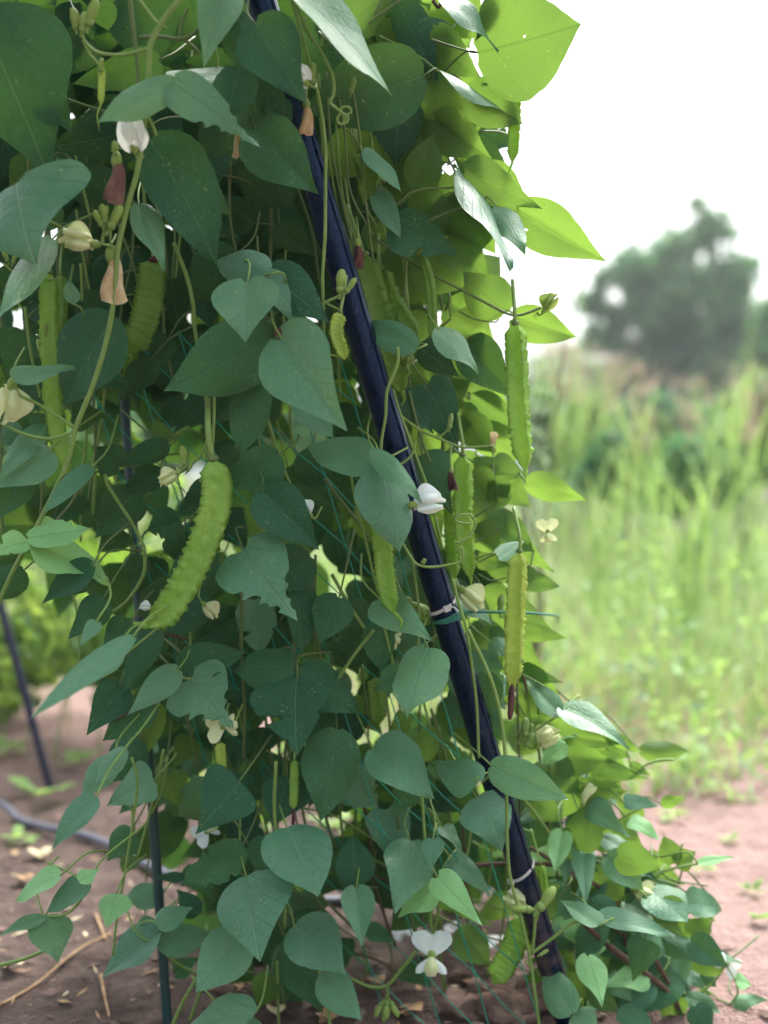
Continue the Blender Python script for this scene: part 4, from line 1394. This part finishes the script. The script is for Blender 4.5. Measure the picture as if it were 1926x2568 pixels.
for py, tilt, ang, lab in ((1518, -.25, 78, 'white cable tie round the middle of the black pole above a green cord'), (2182, -.42, 150, 'white cable tie round the foot of the black pole by the woody stem')):
    c = on_pole(py)
    t = thing('cable_tie', lab, 'cable tie', c, 'cable ties on the pole')
    band(c, tilt, PR + .0009, .0021, .0011).build('strap', M['tie'], t, False)
    a = radians(ang)
    rad = side * cos(a) + nrm * sin(a)
    tan = (-side * sin(a) + nrm * cos(a))
    hc = c + rad * (PR + .0042) + ax * (tilt * PR * cos(a))
    hb = box(MB(), hc, tan * .0042, ax * .0035, rad * .0028)
    hb.build('head', M['tie'], t, False)
    MB().tube([hc, hc + tan * -.008 + rad * .004, hc + tan * -.012 + rad * .012 + Vector((0, 0, -.006))], .0012, 8, 6).build('tail', M['tie'], t)

c = on_pole(1545)
tc_ = thing('green_cord', 'green cord looped round the black pole and stretched out sideways', 'cord', c)
mb = MB()
for k in range(3):
    mb.tube(ring_pts(c + ax * (.0016 * (k - 1) * 1.5), -.12 + .1 * k, PR + .0021), .0016, 60, 6, cap=False)
mb.build('loop', M['cord'], tc_)
st = c + side * PR * 1.05 + nrm * .004
MB().tube([st, P(1180, 1534, pole_d(1540) + .01), P(1290, 1536, pole_d(1540) + .03), P(1350, 1539, pole_d(1540) + .07), P(1400, 1546, pole_d(1540) + .35), P(1395, 1560, pole_d(1540) + 1.3)], .0019, 40, 6).build('strand', M['cord'], tc_)

M['stake'] = plain('green_plastic_coat', (0.012, 0.055, 0.05), (0.010, 0.04, 0.04), 90, .4, .5, .4, .001)
M['navy'] = plain('navy_plastic', (0.012, 0.016, 0.05), (0.01, 0.012, 0.035), 50, .45, .5, .3, .001)


def stake(name, label, top, foot, r, mat, ridges=True, group=None):
    d = (foot - top).normalized()
    f = foot.copy()
    while f.z > -.05:
        f += d * .01
    t = thing(name, label, 'stake', f, group)
    mb = MB().tube([top.lerp(f, k / 5) for k in range(6)], r, 60, 12, r, .03)
    mb.build('shaft', M[mat], t)
    if ridges:
        rb = MB()
        n = int((top - f).length / .03)
        for k in range(1, n):
            p = top.lerp(f, k / n)
            a = R(0, 6.28)
            rb.blob(p + Vector((cos(a), sin(a), 0)) * r, .0016, .0016, .003, None, 6, 4)
        rb.build('studs', M[mat], t)
    return t


stake('garden_stake', 'thin dark green garden stake standing upright in the brown soil', P(300, 830, 1.86), P(414, 2480, 1.76), .0072, 'stake', True, 'garden stakes')
stake('garden_stake', 'dark blue pole leaning on the next row, behind the low vine', P(-30, 1400, 3.05), P(130, 1990, 3.05), .0105, 'navy', False, 'garden stakes')
stake('garden_stake', 'second leaning stake of the next row, half hidden by its leaves', P(300, 1250, 3.9), P(270, 1800, 3.9), .0105, 'navy', False, 'garden stakes')

# trellis net of green twine: it hangs from the pole and slants back
netb = MB()
NL = 6
NJ0 = 5


def net_pt(i, j):
    """i counts strands along the pole, j knots down the strand"""
    y = -60 + j * 178 + (i % 2) * 4
    x = 1440 + (y - 2600) * .302 - i * 128 - 75 + 9 * noise.noise(Vector((i * 3.1, j * 2.3, 1)))
    return P(x, y, pole_d(y) + (.06 if y < 1850 or i > 2 else -.03) + .014 * i + .012 * noise.noise(Vector((i, j, 7))))


for i in range(0, NL):
    pts = [net_pt(i, j) for j in range(NJ0, 16)]
    netb.tube(pts, .00095, 70, 5)
for i in range(NL):
    for j in range(NJ0, 15):
        if i >= 1:
            a, b = net_pt(i, j), net_pt(i - 1, j + 1)
            mid = a.lerp(b, .5) + Vector((0, 0, -.006))
            netb.tube([a, mid, b], .0009, 8, 5)
            netb.blob(a, .0022, .0022, .0026, None, 6, 4)
netb_o = netb.build('trellis_net', plain('green_net_twine', (0.02, 0.30, 0.20), (0.015, 0.22, 0.15), 200, .55, .35, .4, .001))
tag(netb_o, 'green twine net with diamond mesh hanging behind the front leaves', 'net')

# ------------------------------------------------------------------ things on the ground
M['hose'] = plain('grey_hose', (0.10, 0.11, 0.14), (0.075, 0.08, 0.10), 30, .45, .4, .2, .001)
pts = [G(x, y) + Vector((0, 0, .008)) for x, y in ((-160, 1950), (0, 2024), (50, 2064), (127, 2087), (190, 2098), (274, 2127), (380, 2185), (485, 2227), (540, 2245), (640, 2262), (760, 2270), (900, 2268))]
ho = MB().tube(pts, .0085, 90, 12).build('irrigation_hose', M['hose'])
tag(ho, 'grey irrigation hose snaking over the soil behind the stake', 'hose')

M['stone'] = plain('stone', (0.19, 0.16, 0.145), (0.11, 0.09, 0.08), 50, .9, .2, .8, .004)
M['clod'] = plain('clod', (0.20, 0.135, 0.11), (0.12, 0.08, 0.065), 60, .95, .1, 1, .005)
M['dry'] = plain('dry_leaf', (0.40, 0.27, 0.15), (0.25, 0.15, 0.08), 50, .8, .2, .5, .002)
M['paledry'] = plain('pale_dry_leaf', (0.55, 0.48, 0.32), (0.42, 0.34, 0.2), 50, .8, .2, .5, .002)
M['plastic'] = plain('white_plastic_scrap', (0.78, 0.79, 0.80), (0.68, 0.70, 0.72), 20, .4, .4, .3, .004)
stone_spots = [(560, 2480, .016), (610, 2440, .012), (700, 2500, .014), (840, 2520, .018), (760, 2475, .01), (530, 2370, .012), (500, 2330, .01), (900, 2540, .013), (60, 2330, .009), (1160, 2450, .02), (680, 2380, .011), (960, 2450, .012), (460, 2300, .012)]
for i, (x, y, r) in enumerate(stone_spots):
    b = MB()
    g = G(x, y)
    b.blob(g + Vector((0, 0, ground_z(g.x, g.y) + r * .3)), r, r * R(.7, 1), r * .6, Vector((R(-.2, .2), R(-.2, .2), 1)), 12, 9, lump=.55)
    o = b.build('stone', M['stone'] if i % 3 else M['clod'])
    tag(o, 'small rough stone or clod lying on the soil among the stems', 'stone', 'small stones on the soil under the vines')
b = MB()
g = G(1262, 2560)
for (mx, my, mr) in ((0, .02, .04), (.05, .05, .03), (-.05, .03, .028), (.02, -.01, .022), (-.02, .06, .034), (.08, .03, .02)):
    c0 = len(b.v)
    b.blob(g + Vector((mx, my, .008)), mr * 1.3, mr, mr * .8, Vector((.15, 0, 1)), 30, 20, lump=.7)
    for q in range(c0, len(b.v)):
        b.v[q] = b.v[q] + Vector((noise.noise(b.v[q] * 70), noise.noise(b.v[q] * 70 + Vector((5, 0, 0))), noise.noise(b.v[q] * 60))) * .008
tag(b.build('soil_mound', M['clod']), 'lumpy brown mound of soil at the foot of the black pole', 'mound')
for i, (x, y, s, a, mt) in enumerate([(100, 2150, .07, .3, 'paledry'), (30, 2445, .045, 1.0, 'paledry'), (470, 2290, .05, 2.2, 'paledry'), (60, 2215, .05, .5, 'dry'), (520, 2470, .03, 1.8, 'dry'), (930, 2480, .05, .7, 'dry'), (820, 2555, .045, 2.7, 'dry'), (690, 2545, .04, .2, 'paledry'),
                                         (480, 2195, .045, 1.2, 'dry'), (560, 2205, .05, .2, 'dry'), (610, 2185, .045, 2, 'paledry'), (1020, 2545, .05, 1, 'dry'), (300, 2420, .03, 2, 'dry')]):
    g = G(x, y)
    g.z = ground_z(g.x, g.y) + .012
    ca, sa = cos(a), sin(a)

    def dl(u, v):
        h = prof(v, OV) * .7 * (u * 2 - 1)
        X, Y, Z = h * s, (v - .5) * s, (.25 * abs(h) + .14 * sin(v * 5 + a) + .1 * noise.noise(Vector((u * 3, v * 3, a)))) * s
        return (g.x + X * ca - Y * sa, g.y + X * sa + Y * ca, g.z + Z)
    o = MB().sheet(dl, 8, 12).build('dry_leaf', M[mt])
    tag(o, 'curled pale fallen leaf on the brown soil' if mt == 'paledry' else 'curled brown fallen leaf on the soil', 'leaf', 'pale fallen leaves on the soil' if mt == 'paledry' else 'brown fallen leaves on the soil')
b = MB()
for (x, y, s, a) in ((1010, 2370, .025, .4), (1120, 2360, .035, .8), (1250, 2385, .04, .2)):
    g = G(x, min(y + 80, 2560))
    c = Vector((g.x, g.y + .05, .05))
    o = MB().sheet(lambda u, v: (c.x + (u - .5) * s * 1.8 * cos(a) + .008 * sin(v * 7 + a), c.y + (v - .5) * s * .8, c.z + (u - .5) * s * sin(a) + .012 * noise.noise(Vector((u * 4, v * 4, a)))), 10, 8).build('plastic_scrap', M['plastic'])
    tag(o, 'crumpled scrap of white plastic film caught low behind the net', 'plastic scrap', 'white plastic scraps under the vines')
for i, (pts, mt, lab) in enumerate([([(0, 2543), (90, 2480), (194, 2404), (278, 2353)], 'dry', 'long tan dead twig lying across the bare soil'), ([(253, 2455), (262, 2510), (275, 2568)], 'dry', 'short tan dead twig on the soil near the stake'),
                                  ([(560, 2440), (640, 2490), (740, 2540)], 'wood', 'brown twig lying under the foot of the curtain'), ([(240, 2300), (265, 2370)], 'dry', 'stubby tan twig poking out behind the low vine')]):
    q = [G(x, y) for x, y in pts]
    for p in q:
        p.z = ground_z(p.x, p.y) + .004
    o = MB().tube(q, .0028, 30, 7, .0018, .3).build('twig', M[mt])
    tag(o, lab, 'twig')

lit = MB()
rl = random.Random(9)
for k in range(900):
    x, y = rl.gauss(-.12, .5), rl.uniform(1.45, 3.0)
    if x > .36 + .1 * rl.random() and rl.random() < .8:
        continue
    z = ground_z(x, y) + rl.uniform(.001, .008)
    a = rl.uniform(0, 6.28)
    L = rl.uniform(.004, .022)
    d = Vector((cos(a), sin(a), rl.uniform(-.25, .35))) * L
    w = Vector((-sin(a), cos(a), rl.uniform(-.4, .4))) * L * rl.uniform(.12, .5)
    c = Vector((x, y, z))
    b0 = len(lit.v)
    lit.v += [c - d, c + w - d * .2, c + d, c - w + d * .1]
    lit.f.append((b0, b0 + 1, b0 + 2, b0 + 3))
    lit.mi.append(rl.choice((0, 0, 1, 2, 2)))
lo = lit.build('leaf_litter', [M['dry'], M['paledry'], M['clod']], None, False)
tag(lo, 'crumbs of dry leaf and chaff strewn over the soil', 'litter', kind='stuff')

# ------------------------------------------------------------------ background plants
def blade_mat(name, c, t, fac=.4):
    return plain(name, c, tuple(x * .75 for x in c), 3, .6, .25, 0, .001, t, fac)


GM = [blade_mat('grass_green', (.20, .34, .10), (.40, .60, .15)), blade_mat('grass_yellowgreen', (.29, .44, .15), (.48, .66, .20)),
      blade_mat('grass_straw', (.46, .38, .24), (.55, .45, .28), .3), blade_mat('grass_bluegreen', (.22, .34, .22), (.36, .52, .27))]


def add_blade(mb, p, h, w, lean, az, mi, seg=4):
    b0 = len(mb.v)
    dx, dy = cos(az), sin(az)
    for k in range(seg + 1):
        t = k / seg
        hh = h * t
        o = lean * h * t * t
        ww = w * (1 - t ** 1.6) * (.7 + .6 * t) + .0004
        c = p + Vector((dx * o, dy * o, hh - .25 * o * t))
        mb.v.append(c + Vector((-dy * ww, dx * ww, 0)))
        mb.v.append(c + Vector((dy * ww, -dx * ww, 0)))
    for k in range(seg):
        a = b0 + k * 2
        mb.f.append((a, a + 1, a + 3, a + 2))
        mb.mi.append(mi)


gr = MB()
rg = random.Random(11)
n = 0
while n < 24000:
    y = 2.9 + 7.3 * rg.random() ** 1.25
    x = rg.uniform(-1.2 - .36 * y, 1.2 + .40 * y)
    edge = 3.05 + .35 * noise.noise(Vector((x * 1.3, 0, 4))) + (1.5 if x < -.1 else 0)
    if y < edge:
        if rg.random() > .05 * max(0, 1 - (edge - y) / .6) * 3:
            continue
        hmax = .12
    else:
        ramp = min(1, max(0, y - edge - .35) / 1.7)
        hmax = lerp(.16, .60, ramp) * (.8 + .45 * noise.noise(Vector((x * 1.1, y * 1.1, 9))))
    patch = noise.noise(Vector((x * .9, y * .9, 20)))
    r = rg.random()
    mi = 2 if r < .12 + max(0, patch) * .3 else (1 if r < .55 else (3 if r < .68 - patch * .3 else 0))
    add_blade(gr, Vector((x, y, ground_z(x, y))), hmax * rg.uniform(.3, 1.1), rg.uniform(.0022, .0055), rg.uniform(.15, 1.3), rg.uniform(0, 6.28), mi)
    n += 1
go = gr.build('grass', GM)
tag(go, 'rank green grass filling the field behind the vines', 'grass', kind='stuff')


def leaf_cloud(mb, blobs, n, size, rnd, mi=(0,), shell=.55, cull=-.22):
    tot = sum(b[3] ** 2 for b in blobs)
    for (x, y, z, r) in blobs:
        for k in range(int(n * r * r / tot)):
            d = Vector((rnd.gauss(0, 1), rnd.gauss(0, 1), rnd.gauss(0, 1))).normalized()
            rr = r * (shell + (1 - shell) * rnd.random()) * (1 + .35 * noise.noise(d * 2.2 + Vector((x, y, z))))
            c = Vector((x, y, z)) + d * rr
            if c.z < .02:
                continue
            if noise.noise(c * (1.1 / max(r, .15))) < cull:
                continue
            a = Vector((rnd.gauss(0, 1), rnd.gauss(0, 1), rnd.gauss(0, .8) - .3)).normalized()
            b = a.cross(Vector((rnd.gauss(0, 1), rnd.gauss(0, 1), rnd.gauss(0, 1)))).normalized()
            s = size * rnd.uniform(.6, 1.3)
            b0 = len(mb.v)
            mb.v += [c - a * s, c + b * s * .42, c + a * s, c - b * s * .42]
            mb.f.append((b0, b0 + 1, b0 + 2, b0 + 3))
            mb.mi.append(rnd.choice(mi))


TM = [blade_mat('tree_leaf_dark', (.05, .17, .085), (.10, .32, .13), .35), blade_mat('tree_leaf_mid', (.10, .25, .12), (.20, .44, .16), .35), blade_mat('tree_leaf_pale', (.19, .28, .13), (.32, .46, .16), .4)]
M['bark'] = plain('bark', (.16, .125, .10), (.09, .07, .055), 8, .9, .2, .8, .01)


def tree(name, label, cat, d, blobs_px, foot_px, n, size, mi=(0, 1, 1, 2), limbs=True, group=None, foot_d=None):
    base = P(foot_px, 1180, d)
    base.z = 0
    t = thing(name, label, cat, base, group)
    rnd = random.Random(int(foot_px) + n)
    k = d / FPX
    bl = []
    for (x, y, r) in blobs_px:
        p = P(x, y, d + rnd.uniform(-.5, .5) * r * k * 1.5)
        bl.append((p.x, p.y, p.z, r * k))
    cr = MB()
    leaf_cloud(cr, bl, n, size, rnd, mi, .4, -.34)
    cr.build('crown', TM, t, False)
    tr = MB()
    hi = Vector(bl[0][:3])
    h = max(b[2] for b in bl)
    top = Vector((base.x, base.y, h * .55))
    tr.tube([base - Vector((0, 0, .05)), base.lerp(top, .5) + Vector((.04 * h * .3, 0, 0)), top], h * .022, 16, 9, h * .013, .1)
    for b in bl:
        q = Vector(b[:3])
        s = base.lerp(top, rnd.uniform(.45, 1))
        tr.tube([s, s.lerp(q, .5) + Vector((0, 0, .06 * h * .3)), q], h * .009, 8, 6, h * .002, .1)
    tr.build('trunk', M['bark'], t)
    return t


tree('broadleaf_tree', 'tall rounded dark green tree standing beyond the tall grass', 'tree', 38.0,
     [(1790, 580, 58), (1700, 650, 84), (1590, 680, 66), (1835, 690, 70), (1640, 760, 95), (1755, 780, 105), (1530, 800, 50), (1840, 800, 70), (1660, 890, 88), (1770, 910, 90), (1590, 960, 66), (1700, 1010, 95), (1720, 1120, 90), (1520, 700, 40), (1600, 1060, 95), (1810, 1030, 95), (1540, 1120, 80), (1830, 1130, 85), (1560, 890, 50), (1480, 760, 40), (1500, 850, 50), (1880, 900, 60), (1870, 990, 70), (1520, 980, 70), (1750, 520, 30)], 1705, 17000, .20, (0, 1, 1, 1, 2))
tree('broadleaf_tree', 'smaller pale green tree at the edge of the field behind tall reeds', 'tree', 26.0,
     [(1940, 800, 60), (1960, 900, 90), (1900, 950, 65), (1950, 1020, 90), (1890, 1090, 80)], 1945, 4200, .14, (1, 1, 2))
tree('broadleaf_tree', 'low spreading hazy tree far beyond the long saw edged pod', 'tree', 60.0,
     [(1420, 930, 70), (1340, 950, 60), (1500, 960, 60), (1400, 1010, 90), (1480, 1040, 80), (1300, 1020, 80)], 1420, 4200, .30, (1, 2, 2))
tree('shrub', 'dark bluish green shrub below the tall tree', 'shrub', 13.0, [(1640, 1060, 80), (1720, 1090, 85), (1560, 1090, 75), (1640, 1150, 90), (1740, 1170, 80)], 1650, 5200, .075, (0, 0, 1))
tree('shrub', 'pale dusty shrub in the gap beside the long saw edged pod', 'shrub', 9.5, [(1400, 1020, 75), (1340, 1060, 70), (1470, 1070, 70), (1400, 1130, 80), (1480, 1150, 70)], 1400, 4200, .06, (1, 2, 2))
tree('shrub', 'leafy green shrub nearest the grass under the smaller tree', 'shrub', 8.5, [(1850, 1060, 75), (1920, 1020, 80), (1800, 1130, 70), (1900, 1140, 80)], 1860, 4200, .05, (1, 1, 2))
tree('shrub', 'dense dark green shrub standing in the middle of the grass', 'shrub', 7.8, [(1560, 1130, 70), (1640, 1170, 75), (1500, 1190, 60), (1600, 1220, 70)], 1570, 3600, .045, (0, 1, 1))
tree('shrub', 'low bright green shrub in the grass below the plumed reeds', 'shrub', 6.6, [(1740, 1170, 75), (1810, 1210, 65), (1690, 1230, 60)], 1750, 3000, .042, (1, 1, 2))
tree('shrub', 'round green shrub seen far through gaps of the leaf curtain', 'shrub', 9.0, [(600, 1060, 130), (480, 1050, 130), (760, 1080, 110), (380, 1090, 120)], 560, 4600, .06, (1, 1, 2))
tree('shrub', 'bushy green shrub far behind the low end of the curtain', 'shrub', 8.0, [(60, 1100, 150), (200, 1120, 150), (-120, 1100, 160)], 90, 4600, .06, (1, 1, 2))
# broad leaved weeds growing through the grass
ub = MB()
rnd = random.Random(77)
bl = []
for k in range(260):
    y = 3.1 + 7.2 * rnd.random() ** 1.2
    x = rnd.uniform(-.9 - .34 * y, .9 + .38 * y)
    if x < .1 and y < 4.6:
        continue
    bl.append((x, y, rnd.uniform(.05, min(.66, .12 + max(0, y - 3.2) * .3)), rnd.uniform(.10, .26)))
for k in range(46):
    y = rnd.uniform(2.5, 4.2)
    bl.append((rnd.uniform(-.42, .16) * y / 2.5, y, rnd.uniform(.03, .42), rnd.uniform(.05, .13)))
leaf_cloud(ub, bl, 13000, .025, rnd, (0, 0, 1, 2), .2)
o = ub.build('undergrowth', [GM[0], GM[1], GM[3]], None, False)
tag(o, 'broad leaved weeds growing through the tall grass of the field', 'undergrowth', kind='stuff')

# the same trellis goes on rising above the picture and leans over towards the viewer; its leaves shade the curtain
cp = MB()
rnd = random.Random(15)
bl = []
for k in range(64):
    z = rnd.uniform(1.46, 2.15)
    bl.append((rnd.uniform(-1.5, .12 - (z - 1.4) * .35), 1.50 - (z - 1.4) * .75 + rnd.uniform(-.16, .22), z, rnd.uniform(.10, .19)))
leaf_cloud(cp, bl, 3000, .052, rnd, (0, 0, 1), .1)
o = cp.build('foliage', [blade_mat('canopy_leaf_dark', (.022, .085, .046), (.09, .21, .025), .16), blade_mat('canopy_leaf_mid', (.06, .175, .095), (.14, .28, .03), .2)], vd, False)
o['kind'] = 'stuff'
# next row of beans, out of focus
nr_ = thing('bean_row', 'out of focus row of bean plants on a farther trellis beside the bare soil', 'bean plants', (-1.1, 3.6, 0))
rnd = random.Random(5)
cm = MB()
bl = []
for k in range(46):
    p = P(rnd.uniform(-160, 440), rnd.uniform(1180, 1720), rnd.uniform(3.3, 4.3))
    bl.append((p.x, p.y, p.z, rnd.uniform(.05, .15)))
leaf_cloud(cm, bl, 3600, .042, rnd, (0, 0, 1, 1, 2))
o = cm.build('foliage', [blade_mat('row_leaf_a', (.06, .14, .06), (.2, .36, .06)), blade_mat('row_leaf_b', (.12, .23, .06), (.3, .46, .08), .45), blade_mat('row_leaf_c', (.2, .31, .07), (.4, .54, .1), .5)], nr_, False)
o['kind'] = 'stuff'
for k in range(12):
    x = rnd.uniform(-100, 400)
    dd = rnd.uniform(3.3, 4.2)
    a = P(x, 1650, dd)
    MB().tube([Vector((a.x + rnd.uniform(-.05, .05), a.y, -.01)), Vector((a.x, a.y, .25)), P(x + rnd.uniform(-40, 40), 1350, dd)], .003, 12, 6).build('stem', M['stem'], nr_)

# small weeds on bare soil
def weed(x, y, s, nl, rnd, label):
    g = G(x, y)
    g.z = ground_z(g.x, g.y)
    t = thing('weed', label, 'weed', g, 'small weeds on the bare soil')
    mb = MB()
    for k in range(nl):
        a = rnd.uniform(0, 6.28)
        L = s * rnd.uniform(.5, 1.1)
        up = rnd.uniform(.3, 1.2)
        d = Vector((cos(a), sin(a), up)).normalized()
        wv = Vector((-sin(a), cos(a), 0))
        p0 = g + Vector((0, 0, .005)) + d * L * .3
        mb.sheet(lambda u, v: p0 + d * L * v * .8 + wv * (u - .5) * L * .45 * sin(min(1, v + .08) * pi * .93) + Vector((0, 0, -.25 * L * v * v)), 3, 6)
    mb.build('foliage', GM[1] if rnd.random() < .6 else GM[0], t)
    return t


rw = random.Random(21)
for i, (x, y, s) in enumerate([(100, 2010, .10), (45, 2110, .05), (200, 1930, .08), (330, 1960, .09), (20, 1900, .09), (440, 2150, .06), (1690, 2060, .05), (1760, 2190, .03), (1880, 2250, .04), (1830, 2110, .03), (1860, 2010, .05), (1780, 2000, .06), (1910, 2330, .03), (1660, 1990, .07), (620, 2110, .07), (840, 2080, .08), (900, 2120, .08), (720, 2130, .06), (960, 2060, .1), (1300, 2150, .06)]):
    weed(x, y, s, rw.randint(6, 14), rw, 'small green weed on bare ground away from the vines')

# reeds with plumes
def reed(x, ytop, d, label, plume=None, nb=14):
    top = P(x, ytop, d)
    base = Vector((top.x, d, 0))
    t = thing('reed', label, 'reed', base, 'tall reeds in the field')
    rnd = random.Random(int(x * 3 + d * 10))
    H = top.z
    sb = MB()
    for k in range(5):
        o = Vector((rnd.uniform(-.06, .06), rnd.uniform(-.06, .06), 0))
        sb.tube([base + o, base + o * 1.5 + Vector((0, 0, H * .5)), base + o * 3 + Vector((rnd.uniform(-.05, .05), 0, H * rnd.uniform(.8, 1)))], .005, 10, 6, .002)
    sb.build('stalk', GM[1], t)
    bb = MB()
    for k in range(nb * 3):
        z = rnd.uniform(.0, .75) * H
        add_blade(bb, base + Vector((rnd.uniform(-.09, .09), rnd.uniform(-.09, .09), z)), H * rnd.uniform(.25, .4), rnd.uniform(.006, .011), rnd.uniform(.2, .9), rnd.uniform(0, 6.28), rnd.choice((0, 1, 1)))
    bb.build('blade_tuft', GM, t)
    if plume:
        pb = MB()
        for k in range(150):
            q = rnd.random()
            p = top + Vector((rnd.gauss(0, .03 + .04 * (1 - q)), rnd.gauss(0, .03), -q * .40))
            add_blade(pb, p, rnd.uniform(.05, .12), .0035, rnd.uniform(.3, 1.2), rnd.uniform(0, 6.28), 0, 2)
        pb.build('plume', M[plume], t)
    return t


M['plume'] = plain('plume_pink', (.46, .33, .25), (.36, .26, .2), 10, .8, .1, 0, .001, (.55, .42, .33), .4)
reed(1610, 930, 6.0, 'reed with a wide pinkish plume in front of the tall tree', 'plume')
reed(1880, 930, 6.5, 'reed with a pinkish plume below the smaller tree', 'plume')
reed(1420, 860, 8.0, 'reed with a tan plume nearest the long saw edged pod', 'plume')
reed(1375, 830, 9.5, 'feathery beige plumed reed, tallest beside the long saw edged pod', 'plume')
reed(1460, 880, 9.0, 'beige plumed reed standing under the low hazy tree', 'plume')
reed(1530, 900, 8.5, 'beige plumed reed before the edge of the tall tree', 'plume')
reed(1740, 960, 7.5, 'short pinkish plumed reed below the trunk of the tall tree', 'plume')
reed(1825, 910, 5.2, 'tall bright green reed clump without a plume', None, 9)
reed(1520, 1090, 5.6, 'short bright green reed clump without a plume', None, 14)
reed(1720, 1130, 4.9, 'low yellow green reed clump at the middle of the field', None, 14)

# slender shrub with fine leaves right behind the vine
ts = thing('sapling', 'slender sapling with fine narrow leaves against the sky behind the vine', 'sapling', P(1330, 1180, 3.4) * 1.0, None)
ts.location.z = 0
WORLD[ts.name] = Matrix.Translation(ts.location)
rnd = random.Random(31)
sb, lb = MB(), MB()
b0 = Vector(ts.location)
for (x, y) in ((1475, 650), (1440, 690), (1400, 730), (1340, 790), (1280, 870), (1250, 740), (1120, 770), (1050, 760), (1180, 640), (1300, 1000), (1270, 940)):
    e = P(x, y, 3.4 + rnd.uniform(-.25, .25))
    s = Vector((b0.x + rnd.uniform(-.05, .05), b0.y, .5))
    mid = s.lerp(e, .55) + Vector((0, 0, .05))
    line = [b0 + Vector((rnd.uniform(-.02, .02), 0, -.01)), s, mid, e]
    sb.tube(line, .004, 24, 6, .001)
    cl = catmull(line, 60)
    for k in range(70):
        p = cl[rnd.randint(30, 60)] + Vector((rnd.gauss(0, .03), rnd.gauss(0, .03), rnd.gauss(0, .02)))
        add_blade(lb, p, rnd.uniform(.015, .045), rnd.uniform(.0015, .003), rnd.uniform(.2, 1.5), rnd.uniform(0, 6.28), 0, 2)
sb.build('trunk', M['bark'], ts)
lb.build('crown', [GM[3]], ts)

# ------------------------------------------------------------------ the hazy air
hz = MB()
box(hz, Vector((0, 0, 14.0)), Vector((470, 0, 0)), Vector((0, 470, 0)), Vector((0, 0, 17.0)))
hm, hnt, hout = new_mat('humid_air')
hv = hnt.nodes.new('ShaderNodeVolumePrincipled')
hv.inputs['Color'].default_value = (.90, .92, .96, 1)
hv.inputs['Density'].default_value = HAZE
hv.inputs['Anisotropy'].default_value = 0.2
hnt.links.new(hv.outputs[0], hout.inputs[1])
ho_ = hz.build('haze', hm, None, False)
tag(ho_, 'pale humid haze filling the air over the field', 'haze', kind='stuff')
